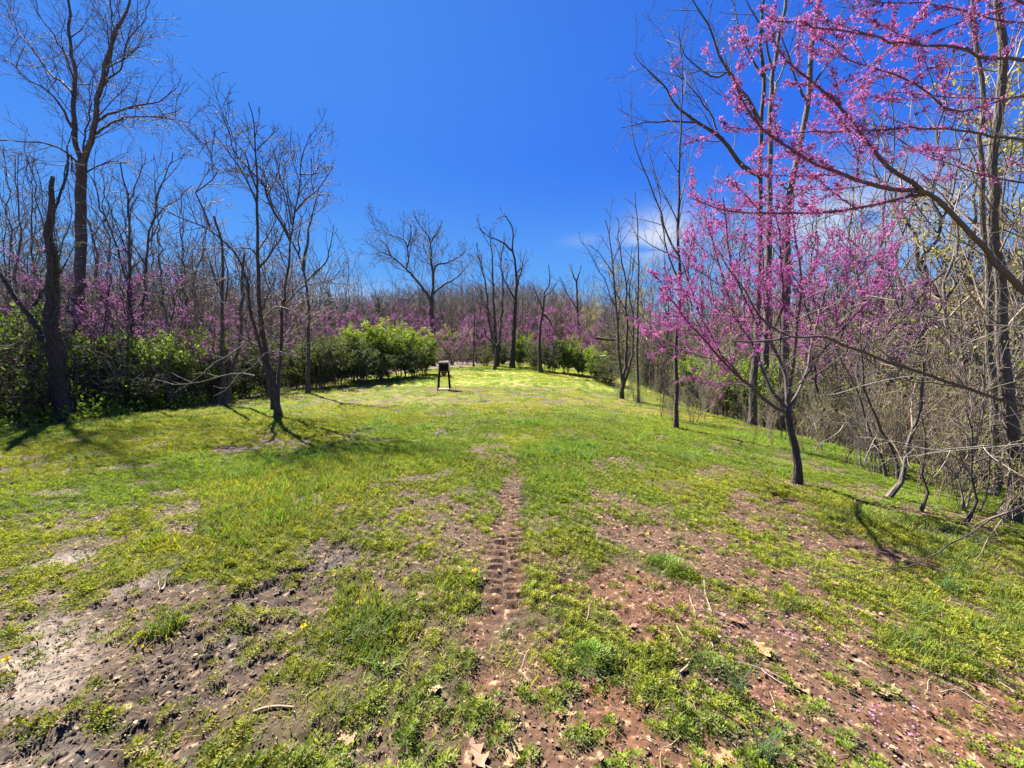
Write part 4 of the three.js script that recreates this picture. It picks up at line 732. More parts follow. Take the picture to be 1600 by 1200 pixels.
// ------------------------------------------------------------------ masses nobody could count
function place(name, geo, mat, items, label, category, kind = 'stuff') {
  const m = new THREE.InstancedMesh(geo, mat, items.length), q = new THREE.Object3D(), c = new THREE.Color(); m.name = name; m.castShadow = m.receiveShadow = true;
  items.forEach((it, i) => {
    q.position.set(it[0], it[1], it[2]); q.rotation.set(it[6] ?? 0, it[3], it[7] ?? 0, 'YXZ'); q.scale.set(it[4], it[5], it[4]); q.updateMatrix(); m.setMatrixAt(i, q.matrix);
    if (it[8]) { c.setRGB(...it[8]); m.setColorAt(i, c); }
  });
  m.instanceMatrix.needsUpdate = true; scene.add(m); return tag(m, label, category, null, kind);
}
function farTree(seed, n = 0.34) {
  const t = new Tree(seed), r = t.r;
  t.limb([V(0, -0.5, 0), V((r() - 0.5) * 0.5, 4, (r() - 0.5) * 0.5), V((r() - 0.5) * 1.2, 7.5, (r() - 0.5) * 1.2), V((r() - 0.5) * 2, 10, (r() - 0.5) * 2)], 0.06, 0.012, { lev: 0, step: 0.8, wig: 0.15 });
  t.sprout(1, { gap: 0.5, len: 3, frac: 0.32, angle: 0.65, up: 0.14, wig: 0.2, segs: 4, rmin: 0.014, r: 0.04, from: 0.28, fall: 0.6, thick: 0.015 });
  t.sprout(2, { gap: n, len: 1.5, frac: 0.5, angle: 0.75, up: 0.15, wig: 0.28, segs: 3, rmin: 0.012, from: 0.15 });
  t.sprout(3, { gap: n, len: 0.8, frac: 0.5, angle: 0.75, up: 0.15, wig: 0.28, segs: 2, rmin: 0.01, from: 0.15 });
  return t.soup(() => true, (b) => (b.lev ? 3 : 5)).geo();
}
{
  const r = makeRng(500), lists = [[], [], []];
  for (let k = 0; k < 4600; k++) {
    const a = (r() - 0.5) * 2.5, R = 48 + 90 * Math.pow(r(), 0.9), x = Math.sin(a) * R, z = -Math.cos(a) * R, px = 800 + F * x / -z;
    if (-z < 12) continue;
    if (px > 480 && px < 960 && -z < 56) continue;
    const side = smooth(300, 520, px) * (1 - smooth(980, 1200, px)), h = lerp(1.3, 1.0, side) * (0.75 + 0.5 * r());
    lists[k % 3].push([x, land(x, z), z, r() * 6.3, h * (0.8 + 0.4 * r()), h, 0, 0]);
  }
  for (let k = 0; k < 1900; k++) {
    const D = 58 + 60 * r(), px = 440 + 560 * r(), x = (px - 800) / F * D, h = (0.85 + 0.4 * r()) * Math.pow(D / 62, 0.85); lists[k % 3].push([x, land(x, -D), -D, r() * 6.3, h * 0.85, h, 0, 0]);
  }
  for (let k = 0; k < 340; k++) {
    const D = 24 + 24 * r(), px = -120 + 640 * r(), x = (px - 800) / F * D, h = 0.62 + 0.4 * r(); if (woods(x, -D) < 0.9) continue;
    lists[k % 2].push([x, land(x, -D), -D, r() * 6.3, h * 1.1, h, 0, 0]);
  }
  for (let k = 0; k < 420; k++) {                       // nearer trunks down the right-hand hollow and in the left wood
    const right = r() < 0.62, D = (right ? 17 : 22) + 30 * r(), x = right ? 9.5 + r() * 45 : -13 - r() * 40, z = -D;
    if (woods(x, z) < 0.9) continue;
    const h = 0.7 + 0.5 * r(); lists[k % 3].push([x, land(x, z), z, r() * 6.3, h * 0.9, h, 0, 0]);
  }
  lists.forEach((l, i) => place(['far_woods', 'far_woods_001', 'far_woods_002'][i], farTree(510 + i), [MAT.twigGrey, MAT.twigTan, MAT.twig][i], l, ['mass of bare grey trees closing off the view beyond the clearing', 'mass of bare tan trees mixed through the distant wood', 'mass of bare dark trees mixed through the distant wood'][i], 'woodland'));
  // saplings and brush in the shade
  const sap = (seed) => { const t = new Tree(seed); for (let i = 0; i < 4; i++) { const a = i * 1.7 + t.r(), s = 0.2 + t.r() * 0.6; t.limb([V(Math.cos(a) * 0.1, -0.1, Math.sin(a) * 0.1), V(Math.cos(a) * s * 0.4, 1.2, Math.sin(a) * s * 0.4), V(Math.cos(a) * s * 1.2, 2.2 + t.r(), Math.sin(a) * s * 1.2)], 0.018, 0.005, { wig: 0.15 }); }
    t.sprout(2, { gap: 0.16, len: 0.9, frac: 0.4, angle: 0.75, up: 0.1, wig: 0.3, segs: 4, rmin: 0.0045, from: 0.12 }); t.sprout(3, { gap: 0.2, len: 0.45, frac: 0.5, angle: 0.75, up: 0.1, wig: 0.35, segs: 3, rmin: 0.0035, from: 0.1 });
    return t.soup(() => true, (b) => (b.lev > 1 ? 3 : 4)).geo(); };
  const brush = [[], [], []];
  for (let k = 0; k < 6800; k++) {
    const u = r(), right = u < 0.5, mid = u > 0.86; let x, z;
    if (mid) { z = -(40 + 25 * r()); x = (r() - 0.5) * 60; } else { z = -(4 + 36 * Math.pow(r(), 0.8)); x = right ? 8.5 + r() * 24 : -10.8 - r() * 24; }
    if (woods(x, z) < 0.6 || Math.abs(x) > 1.7 * -z + 4) continue;
    const h = (0.45 + 0.75 * r()) * (right && !mid && r() < 0.4 ? 1.6 : 1); brush[k % 3].push([x, land(x, z), z, r() * 6.3, h * 1.2, h, (r() - 0.5) * 0.3, (r() - 0.5) * 0.3]);
  }
  for (let k = 0; k < 330; k++) { const d = 4.2 + 12 * r(), x = 5.6 + 4.6 * r(); if (x < 0.62 * d + 1.6 && r() < 0.9 || x < 5.4 + 2.4 * r() || fbm(x * 0.9, d * 0.9, 2) < 0.45) continue; const h = 0.25 + 0.6 * r() * r() + 0.25 * r(); brush[k % 2].push([x, land(x, -d), -d, r() * 6.3, h * 0.9, h * (1 + 0.7 * r()), (r() - 0.5) * 0.35, (r() - 0.5) * 0.35]); }
  for (let k = 0; k < 90; k++) { const d = 8 + 13 * r(), x = 4.6 + 4 * r(); if (fbm(x * 0.8 + 5, d * 0.8, 2) < 0.5) continue; const h = 0.2 + 0.4 * r(); brush[k % 3].push([x, land(x, -d), -d, r() * 6.3, h * 0.8, h * (1 + 0.8 * r()), (r() - 0.5) * 0.3, (r() - 0.5) * 0.3]); }
  const buds = (seed) => { const t = new Tree(seed), q = makeRng(seed + 5), P = []; for (let k = 0; k < 60; k++) { const d = sphereDir(q); P.push(V(d[0] * 0.7 * q(), 0.5 + 2.1 * q(), d[2] * 0.7 * q())); } return clusters(P, q, { n: 3, rad: 0.05, size: 0.055, wide: 0.36, lift: 0.2, col: [0.19, 0.23, 0.025], vary: 0.3 }).geo(); };
  place('new_leaves', buds(540), MAT.leaf, brush.flat().filter((q, i) => (q[0] > 0 ? i % 3 < 2 : i % 4 === 0)), 'yellow-green new leaves among the bare saplings at the edge of both woods', 'foliage');
  brush.forEach((l, i) => place(['undergrowth', 'undergrowth_001', 'undergrowth_002'][i], sap(520 + i), [MAT.twigTan, MAT.twigGrey, MAT.twigDark][i], l, ['tangle of tan bare saplings filling the edge of both woods', 'tangle of grey bare saplings filling the edge of both woods', 'tangle of dark bare saplings filling the edge of both woods'][i], 'undergrowth'));
  // low green leaves under the trees
  const s = new Soup(), rr = makeRng(530), lightGreen = [0.16, 0.23, 0.016]; for (let k = 0; k < 70; k++) { const d = sphereDir(rr), e = sphereDir(rr); d[1] = Math.abs(d[1]) * 0.4 + 0.3; const L = 0.05 + 0.04 * rr(); s.leaf(e[0] * 0.35, 0.05 + Math.abs(e[1]) * 0.5 * rr(), e[2] * 0.35, ...d, ...sphereDir(rr), L, L * 0.35, 0.2, jitter(lightGreen, rr, 0.35)); }
  const low = [];
  for (let k = 0; k < 5600; k++) { const right = r() < 0.55, z = -(4 + 30 * r()), x = right ? 8.2 + r() * 16 : -10.2 - r() * 16; if (woods(x, z) < 0.25 || fbm(x * 0.6, z * 0.6, 2) < 0.42) continue; const h = 0.5 + 0.9 * r(); low.push([x, land(x, z), z, r() * 6.3, h, h * (0.7 + r()), 0, 0]); }
  place('woodland_plants', s.geo(), MAT.leaf, low, 'low leafy plants scattered over the floor of both woods', 'undergrowth');
}

// ------------------------------------------------------------------ what grows and lies on the ridge
{
  const r = makeRng(600);
  const wedge = (d0, d1) => { const d = Math.sqrt(r() * (d1 * d1 - d0 * d0) + d0 * d0); return [(r() * 2 - 1) * (1.45 * d + 0.8), -d]; };
  // blades of grass
  const tuft = (seed, n, H, spread, col, w) => { const q = makeRng(seed), s = new Soup();
    for (let k = 0; k < n; k++) {
      const a = q() * 6.283, e = Math.sqrt(q()) * spread, x = Math.cos(a) * e, z = Math.sin(a) * e, h = H * (0.45 + 0.75 * q()), b = q() * 6.283, lean = (0.2 + 0.9 * q()) * h * 0.8, c = jitter(q() < 0.08 ? [0.22, 0.18, 0.08] : col, q, 0.3);
      const dx = Math.cos(b), dz = Math.sin(b), base = s.p.length / 3, ww = w * (0.6 + 0.7 * q());
      for (let m = 0; m < 3; m++) { const t = m / 3, px = x + dx * lean * t * t, pz = z + dz * lean * t * t, py = h * t * (1 - 0.25 * t) - 0.01, wm = ww * (1 - 0.55 * t); s.p.push(px - dz * wm, py, pz + dx * wm, px + dz * wm, py, pz - dx * wm); for (let v = 0; v < 2; v++) { s.n.push(dx * 0.5, 0.8, dz * 0.5); s.c.push(...c); s.u.push(v, t); } }
      s.p.push(x + dx * lean, h * 0.76, z + dz * lean); s.n.push(dx, 0.4, dz); s.c.push(...c); s.u.push(0.5, 1);
      s.i.push(base, base + 1, base + 2, base + 1, base + 3, base + 2, base + 2, base + 3, base + 4, base + 3, base + 5, base + 4, base + 4, base + 5, base + 6);
    } const g = s.geo(); g.computeVertexNormals(); return g; };
  const weed = (seed, n, R, size, col) => { const q = makeRng(seed), s = new Soup();
    for (let k = 0; k < n; k++) { const e = sphereDir(q), f = Math.sqrt(q()) * R, y = 0.006 + (1 - (f / R) ** 2) * R * 0.55 * q(), d = [e[0], 0.25 + 0.5 * q(), e[2]], l = Math.hypot(...d), L = size * (0.6 + 0.8 * q()); s.leaf(e[0] * f, y, e[2] * f, d[0] / l, d[1] / l, d[2] / l, e[2] * 0.6, 1, -e[0] * 0.6, L, L * 0.42, 0.25 * q(), jitter(col, q, 0.4)); }
    return s.geo(); };
  const tone = (x, z) => { const v = (0.72 + 0.4 * r()) * (0.75 + 0.55 * fbm(x / 0.9 + 8, z / 0.9, 3)), p = smooth(0.38, 0.62, fbm(x / 2.6 + 50, z / 2.6, 3)); return [v * lerp(0.8, 1.06, p), v * lerp(1.02, 1.06, p), v * 0.9]; };
  const grass = [[], [], []], weeds = [[], []], lush = [[], []], carpet = [];
  for (let k = 0; k < 72000; k++) {
    const [x, z] = wedge(0.75, 15), nearFade = 1 - smooth(8.5, 15, -z); if (r() > nearFade) continue;
    const b = bareAt(x, z), lu = maskAt(M.lush, x, z), w = woods(x, z), d = -z;
    const [tk] = tyre(x, z); if (w > 0.5 || tk > 0.4 || b + 0.7 * (r() - 0.5) + 0.12 > 0.52 || r() < 0.25 * (1 - smooth(1, 5, d)) * (1 - lu)) continue;
    const s = (0.5 + 0.6 * r()) * (1 + 0.5 * lu), h = s * (0.55 + 0.5 * r()) * (0.8 + 0.35 * lu); grass[k % 3].push([x, height(x, z), z, r() * 6.3, s, h, 0, 0, tone(x, z)]);
  }
  for (let k = 0; k < 110000; k++) {
    const [x, z] = wedge(7, 48); if (r() > smooth(7, 13, -z)) continue;
    const w = woods(x, z), n = fbm(x / 2.2 + 4, z / 2.2, 3); if (w > 0.35 + 0.3 * r() || bareAt(x, z) > 0.62 || (n > 0.6 && r() < 0.5)) continue;
    const s = 1.0 + 0.9 * r() + 0.02 * -z; grass[k % 3].push([x, height(x, z), z, r() * 6.3, s, s * (0.42 + 0.3 * r()), 0, 0, tone(x, z)]);
  }
  for (let k = 0; k < 210000; k++) {
    const [x, z] = wedge(0.75, 14); if (r() < smooth(6, 14, -z)) continue;
    const clump = fbm(x * 3.1 + 70, z * 3.1, 3); if (clump < 0.3 + 0.16 * r() && -z < 9) continue;
    const b = bareAt(x, z), [tk] = tyre(x, z); if (woods(x, z) > 0.5 || tk > 0.25 + 0.6 * r() || b + 1.05 * (r() - 0.5) > 0.6) continue;
    const s = 0.45 + 0.6 * r() + 0.4 * (clump - 0.45); weeds[k % 2].push([x, height(x, z), z, r() * 6.3, s, s * (0.7 + 0.7 * r()), 0, 0, tone(x, z)]);
  }
  for (let k = 0; k < 9000; k++) {
    const [x, z] = wedge(0.8, 12), lu = maskAt(M.lush, x, z); if (lu < 0.35 + 0.5 * r()) continue;
    const s = 0.8 + 0.7 * r(); lush[x > 1.4 ? 1 : 0].push([x, height(x, z), z, r() * 6.3, s, s * (0.7 + 0.6 * r()), 0, 0, tone(x, z)]);
  }
  for (let k = 0; k < 5200; k++) { const [x, z] = wedge(6, 34); if (woods(x, z) > 0.6 || fbm(x / 1.1 + 90, z / 1.1, 3) < 0.53) continue; const s = 1.3 + 0.9 * r(); lush[0].push([x, height(x, z), z, r() * 6.3, s * 1.3, s * (0.5 + 0.5 * r()), 0, 0, tone(x, z)]); }
  place('lawn_grass', tuft(611, 26, 0.075, 0.07, [0.27, 0.285, 0.009], 0.0028), MAT.grass, grass[0], 'short yellow-green grass covering the ridge', 'grass');
  place('lawn_grass_001', tuft(612, 26, 0.06, 0.08, [0.34, 0.31, 0.012], 0.003), MAT.grass, grass[1], 'paler yellowish grass mixed through the short grass of the ridge', 'grass');
  place('lawn_grass_002', tuft(613, 24, 0.07, 0.08, [0.18, 0.24, 0.008], 0.0028), MAT.grass, grass[2], 'greener grass mixed through the short grass of the ridge', 'grass');
  place('low_weeds', weed(621, 84, 0.062, 0.0125, [0.25, 0.265, 0.012]), MAT.grass, weeds[0], 'small-leaved yellow-green weeds carpeting the near ground', 'weeds');
  place('low_weeds_001', weed(622, 84, 0.056, 0.0115, [0.16, 0.195, 0.01]), MAT.grass, weeds[1], 'darker small-leaved weeds among the yellow-green ones', 'weeds');
  place('long_grass', tuft(631, 26, 0.11, 0.06, [0.15, 0.24, 0.008], 0.0032), MAT.grass, lush[0], 'patches of longer bright green grass on the left and middle of the ridge', 'grass');
  place('blue_green_grass', tuft(632, 24, 0.14, 0.05, [0.115, 0.185, 0.03], 0.0022), MAT.grass, lush[1], 'patches of longer bluish grass on the right slope', 'grass');
  // dry leaves, straw, clods, petals
  const dry = (seed) => { const q = makeRng(seed), s = new Soup(); for (let k = 0; k < 3; k++) { const a = q() * 6.28 + k * 2.1, L = 0.05 * (0.7 + 0.6 * q()), dx = Math.cos(a), dz = Math.sin(a); s.leaf(-dx * L * 0.4, 0.006, -dz * L * 0.4, dx, 0.15 + 0.3 * q(), dz, -dz * 0.2, 1, dx * 0.2, L, L * 0.36, 0.5, [1, 1, 1]); } return s.geo(); };
  const litterCol = () => { const u = r(); return jitter(u < 0.42 ? [0.17, 0.115, 0.06] : u < 0.82 ? [0.085, 0.052, 0.028] : u < 0.9 ? [0.27, 0.19, 0.11] : [0.17, 0.085, 0.05], r, 0.3); };
  const litter = [[], []];
  for (let k = 0; k < 130000; k++) {
    const [x, z] = wedge(0.75, 14), b = bareAt(x, z), w = woods(x, z), mud = maskAt(M.mud, x, z), red = maskAt(M.red, x, z), [tk] = tyre(x, z);
    const want = w > 0.3 ? 0.9 : clamp(0.12 + 0.75 * smooth(0.2, 0.6, b) + 0.25 * smooth(0.3, 2, x) - 0.25 * red - 0.1 * mud - 0.6 * tk); if (r() > want) continue;
    const s = 0.22 + 0.75 * r() * r() * r() + 0.35 * w; litter[k % 2].push([x, height(x, z) + 0.002, z, r() * 6.3, s, s, (r() - 0.5) * 0.7, (r() - 0.5) * 0.7, litterCol()]);
  }
  for (let k = 0; k < 24000; k++) { const right = r() < 0.5, z = -(3 + 27 * r()), x = right ? 8.6 + r() * 14 : -10.4 - r() * 14; if (woods(x, z) < 0.4 * r() + 0.2) continue; const s = 0.9 + 1.4 * r(); litter[k % 2].push([x, height(x, z) + 0.01, z, r() * 6.3, s, s, (r() - 0.5) * 0.7, (r() - 0.5) * 0.7, litterCol()]); }
  for (let k = 0; k < 90000; k++) { const [x, z] = wedge(0.75, 5), b = bareAt(x, z), tk = tyre(x, z)[0]; if (r() > 0.55 + 0.45 * b - 0.5 * tk) continue; const s = 0.08 + 0.2 * r() * r(); litter[k % 2].push([x, height(x, z) + 0.002, z, r() * 6.3, s, s, (r() - 0.5), (r() - 0.5), litterCol()]); }
  place('fallen_leaves', dry(641), MAT.dry, litter[0], 'dry brown leaf scraps littering the ground', 'leaf litter');
  place('fallen_leaves_001', dry(642), MAT.dry, litter[1], 'more dry brown leaf scraps littering the ground', 'leaf litter');
  const clodGeo = () => { const g = new THREE.IcosahedronGeometry(0.5, 1), p = g.attributes.position; for (let i = 0; i < p.count; i++) { const x = p.getX(i), y = p.getY(i), z = p.getZ(i), k = 0.65 + 0.7 * noise(x * 3.1 + 9 + z * 2, y * 3.1 + z * 1.7 + 4); p.setXYZ(i, x * k, y * k * 0.7, z * k); } g.computeVertexNormals(); return g; };
  const clods = [];
  for (let k = 0; k < 110000; k++) {
    const [x, z] = wedge(0.75, 7), b = bareAt(x, z), mud = maskAt(M.mud, x, z), red = maskAt(M.red, x, z), [tk] = tyre(x, z); if (r() > 0.12 + 0.35 * b + 0.9 * mud || tk > 0.5) continue;
    const s = 0.004 + (0.008 + 0.009 * mud) * Math.pow(r(), 3), base = mixc(mixc([0.075, 0.05, 0.03], [0.1, 0.047, 0.025], red), [0.055, 0.037, 0.023], mud); clods.push([x, height(x, z) + s * 0.1, z, r() * 6.3, s * (1 + r()), s * 0.8, r(), r(), jitter(base, r, 0.4)]);
  }
  place('soil_clods', clodGeo(), new THREE.MeshStandardMaterial({ roughness: 0.9 }), clods, 'small clods of earth on the bare and muddy patches', 'soil');
  const straw = new Soup(); straw.tube([V(-0.5, 0.01, 0), V(-0.2, 0.03, 0.02), V(0.15, 0.02, -0.03), V(0.5, 0.005, 0.01)], [0.009, 0.009, 0.008, 0.005], 4);
  const straws = [];
  for (let k = 0; k < 14000; k++) { const [x, z] = wedge(0.75, 9); if (bareAt(x, z) < 0.15 + 0.4 * r() || tyre(x, z)[0] > 0.3) continue; const s = 0.04 + 0.2 * Math.pow(r(), 3); straws.push([x, height(x, z) + 0.005, z, r() * 6.3, s, Math.max(0.12, s), 0, (r() - 0.5) * 0.25, jitter(r() < 0.5 ? [0.3, 0.23, 0.14] : [0.15, 0.1, 0.065], r, 0.3)]); }
  place('dry_straws', straw.geo(), new THREE.MeshStandardMaterial({ roughness: 0.8 }), straws, 'dry straws and bits of twig strewn over the bare ground', 'straw');
  const pet = new Soup(); pet.leaf(-0.5, 0.05, 0, 1, 0.1, 0, 0, 1, 0.2, 1, 0.35, 0.4, [1, 1, 1]); pet.leaf(-0.2, 0.1, 0.1, 0.5, 0.3, 0.8, 0, 1, 0.2, 0.7, 0.3, 0.3, [1, 1, 1]);
  const petals = [];
  for (let k = 0; k < 60000; k++) { const [x, z] = wedge(0.8, 7); const p = Math.max(maskAt(M.petal, x, z), 0.05 * smooth(0, 2, x)); if (r() > p * 0.9) continue; const s = 0.007 + 0.007 * r(); petals.push([x, height(x, z) + 0.006, z, r() * 6.3, s, s, (r() - 0.5), (r() - 0.5), jitter(mixc([0.45, 0.12, 0.33], [0.5, 0.26, 0.36], r()), r, 0.3)]); }
  place('fallen_petals', pet.geo(), MAT.petal, petals, 'pink fallen petals on the bare soil at the lower right', 'petals');

  // ---- small things that can be told apart
  const tf = (name, px, py, n, H, R, col, w, label) => { const p = groundAt(px, py), m = solo(name, tuft(700 + px, n, H, R, col, w), MAT.grass, p, label, 'grass tuft'); return m; };
  tf('grass_tuft', 575, 985, 230, 0.18, 0.16, [0.11, 0.16, 0.012], 0.0032, 'big dark green grass tuft left of the tyre print, beside a dark hole');
  tf('grass_tuft', 1152, 1085, 34, 0.19, 0.03, [0.075, 0.13, 0.04], 0.0022, 'narrow upright tuft of wild onion at the lower right, left of the red soil');
  tf('grass_tuft', 1195, 1185, 36, 0.2, 0.04, [0.075, 0.13, 0.05], 0.0022, 'narrow tuft of wild onion at the bottom edge of the picture');
  tf('grass_tuft', 1450, 1025, 150, 0.12, 0.2, [0.14, 0.21, 0.012], 0.003, 'wide bright green grass tuft at the lower right below the fallen bough');
  tf('grass_tuft', 1225, 945, 70, 0.09, 0.09, [0.085, 0.13, 0.018], 0.0032, 'low dark grass tuft between the fallen petals and the tip of the fallen bough');
  tf('grass_tuft', 1482, 925, 80, 0.2, 0.06, [0.08, 0.15, 0.03], 0.0024, 'upright thin grass tuft just under the fallen bough');
  tf('grass_tuft', 250, 985, 70, 0.1, 0.08, [0.09, 0.15, 0.012], 0.003, 'small green grass tuft standing in the mud at the left');
  const mat2 = (px, py, R, n, col, label) => solo('weed_mat', weed(800 + px, n * 2, R, 0.014, col), MAT.grass, groundAt(px, py), label, 'weed');
  mat2(930, 1034, 0.15, 420, [0.13, 0.22, 0.012], 'dense bright green mat of weeds on the red soil below the tyre print');
  mat2(1045, 892, 0.2, 520, [0.12, 0.19, 0.012], 'dense green mat of weeds at the upper right rim of the largest red soil patch');
  mat2(1110, 1050, 0.13, 200, [0.1, 0.15, 0.014], 'dark leafy mat of weeds left of the wild onion tuft');
  // dandelions
  const stemMat = new THREE.MeshStandardMaterial({ color: new THREE.Color().setRGB(0.16, 0.22, 0.05), roughness: 0.8 });
  const flower = new Soup(), q2 = makeRng(660); for (let k = 0; k < 70; k++) { const a = k * 2.4, e = 0.55 + 0.45 * (k / 70), up = 0.25 + 0.9 * (1 - k / 70); const l = Math.hypot(1, up); flower.leaf(0, 0, 0, Math.cos(a) / l, up / l, Math.sin(a) / l, 0, 1, 0.01, 0.02 * e, 0.0032, 0.1, jitter([0.75, 0.58, 0.015], q2, 0.15)); }
  const fg = flower.geo(), st = new Soup(); st.tube([V(0, -0.07, 0), V(0.004, -0.035, 0.003), V(0, 0, 0)], [0.002, 0.002, 0.002], 6); const sg = st.geo();
  [[475, 996, 'yellow dandelion beside the mud, left of the big grass tuft'], [741, 906, 'yellow dandelion just left of the tyre print end'], [1011, 846, 'yellow dandelion on the grass above the largest red soil patch, the nearer of two'], [1086, 823, 'yellow dandelion farther up and right of the one above the red soil'], [12, 1050, 'yellow dandelion at the left picture edge beside pale silt']].forEach(([px, py, label]) => {
    const p = groundAt(px, py), g = thing('dandelion', V(p.x, p.y + 0.065, p.z), label, 'flower'); part('flower_head', fg, MAT.petal, g); part('stem', sg, stemMat, g); g.rotation.set(0.35, px, 0); g.scale.setScalar(1.1);
  });
  // big dry oak leaves
  const oak = (seed) => { const q = makeRng(seed), s = new THREE.Shape(), L = 0.15, ph = q() * 0.8, P = [[], []];       // a lobed leaf outline
    for (const sd of [0, 1]) for (let k = 0; k <= 22; k++) { const t = k / 22, lob = 0.66 + 0.34 * Math.cos(6.283 * (t * (2.6 + 0.3 * sd) + ph)), w = L * 0.33 * Math.pow(Math.sin(Math.PI * Math.min(1, 0.05 + 0.95 * Math.pow(t, 0.8))), 0.75) * lob * (0.9 + 0.2 * q()) + 0.002; P[sd].push([(sd ? -1 : 1) * w, t * L]); }
    s.moveTo(0, -L * 0.12); for (const p of P[0]) s.lineTo(...p); for (const p of P[1].reverse()) s.lineTo(...p); s.lineTo(-0.002, -L * 0.12);
    const g = new THREE.ExtrudeGeometry(s, { depth: 0.0006, bevelEnabled: false, curveSegments: 40 }); g.translate(0, -L / 2, 0); g.rotateX(-Math.PI / 2); const p = g.attributes.position;
    for (let i = 0; i < p.count; i++) { const x = p.getX(i), z = p.getZ(i); p.setY(i, p.getY(i) + (seed % 3 ? 7 : -3) * x * x + 2 * z * z + 0.02 * (noise(x * 34 + seed, z * 34) - 0.5)); } g.computeVertexNormals(); return g; };
  [[1190, 1012, 0.0, 1, [0.5, 0.3, 0.16], 'large tan oak leaf lying on the petal-strewn soil at the lower right'], [1150, 972, 1.2, 0.75, [0.34, 0.19, 0.1], 'curled brown leaf just above the large tan oak leaf'], [1130, 1182, 2.1, 1.0, [0.46, 0.3, 0.16], 'tan leaf at the bottom edge right of the red soil'], [745, 1180, 0.5, 1.0, [0.4, 0.27, 0.19], 'pinkish tan leaf at the bottom edge left of the red soil'], [800, 1178, 2.6, 0.9, [0.5, 0.38, 0.2], 'pale leaf next right of the pinkish tan one at the bottom edge'], [672, 1080, 1.4, 0.85, [0.55, 0.44, 0.25], 'pale straw-coloured leaf below the big grass tuft'], [718, 893, 0.2, 0.8, [0.55, 0.42, 0.28], 'pale leaf standing left of the tyre print, above the dandelion'], [1355, 955, 0.8, 0.9, [0.55, 0.42, 0.22], 'yellowish leaf below the tip of the fallen bough'], [1450, 910, 2.4, 0.9, [0.38, 0.22, 0.12], 'brown leaf close under the fallen bough'], [1300, 915, 1.7, 0.8, [0.4, 0.26, 0.14], 'brown leaf at the tip of the fallen bough'], [540, 1140, 0.9, 0.9, [0.4, 0.29, 0.18], 'tan curled leaf below the curved grey stick'], [1060, 1030, 1.1, 0.7, [0.42, 0.28, 0.15], 'small tan leaf on the weeds right of the bright green mat'], [1250, 1070, 0.3, 0.7, [0.45, 0.27, 0.14], 'orange-tan leaf beside the long pale twig'], [1385, 1078, 2.0, 1.0, [0.5, 0.38, 0.22], 'flat pale leaf below the wide bright tuft at the lower right'], [880, 1115, 1.6, 0.8, [0.44, 0.3, 0.16], 'tan leaf at the left rim of the lower red soil patch'], [655, 935, 2.9, 0.8, [0.45, 0.35, 0.2], 'pale tan leaf on the weeds above the big grass tuft']].forEach(([px, py, a, s, c, label], i) => {
    const p = groundAt(px, py), m = solo('oak_leaf', oak(670 + i), new THREE.MeshPhysicalMaterial({ color: new THREE.Color().setRGB(c[0] * 0.48, c[1] * 0.42, c[2] * 0.37), roughness: 0.9, side: THREE.DoubleSide }), V(p.x, height(p.x, p.z) + 0.008, p.z), label, 'leaf'); m.rotation.set(0.12 * Math.sin(i), a, 0.12 * Math.cos(i * 3), 'YXZ'); m.scale.setScalar(s * 0.85);
  });
  // sticks and twigs on the ground
  const stick = (pts, r0, r1, mat, label, lift = 0.012) => { const P = pts.map(([px, py, up]) => { const p = groundAt(px, py); p.y = height(p.x, p.z) + lift + (up ?? 0); return p; }), b = P[0].clone(), t = new Tree(690 + pts[0][0]); t.limb(P.map((p) => p.clone()), r0, r1, { step: 0.04, wig: 0.006 }); t.shift(b); const s = new Soup(); t.br.forEach((q) => s.tube(q.P, q.R, 6)); return solo('stick', s.geo(), mat, b, label, 'stick'); };
  stick([[396, 1118], [410, 1112], [432, 1108], [460, 1106]], 0.008, 0.005, MAT.twigTan, 'curved grey stick lying at the lower edge of the mud');
  stick([[252, 922], [257, 914], [261, 906, 0.03]], 0.009, 0.006, MAT.twigTan, 'short pale stub of wood sticking out of the mud');
  stick([[1140, 1030], [1180, 1042], [1215, 1058], [1265, 1083]], 0.0035, 0.002, MAT.twigTan, 'long pale twig on the red soil below the large oak leaf');
  stick([[1190, 1048], [1215, 1064], [1250, 1080]], 0.003, 0.002, MAT.pale, 'shorter pale twig close beside the long pale twig');
  stick([[1468, 1082], [1500, 1078], [1530, 1098], [1600, 1125]], 0.0035, 0.002, MAT.twigTan, 'pale bent twig on the soil at the lower right corner');
  stick([[1100, 905], [1103, 930], [1112, 958]], 0.006, 0.004, MAT.twigTan, 'thin brown stick right of the largest red soil patch');
  stick([[1062, 1055], [1074, 1042], [1082, 1030]], 0.007, 0.005, MAT.twigTan, 'short dark stick above the wild onion tuft');
  stick([[345, 895], [360, 900], [372, 910]], 0.007, 0.004, MAT.twigTan, 'thin dark stick on the weeds above the mud');
}
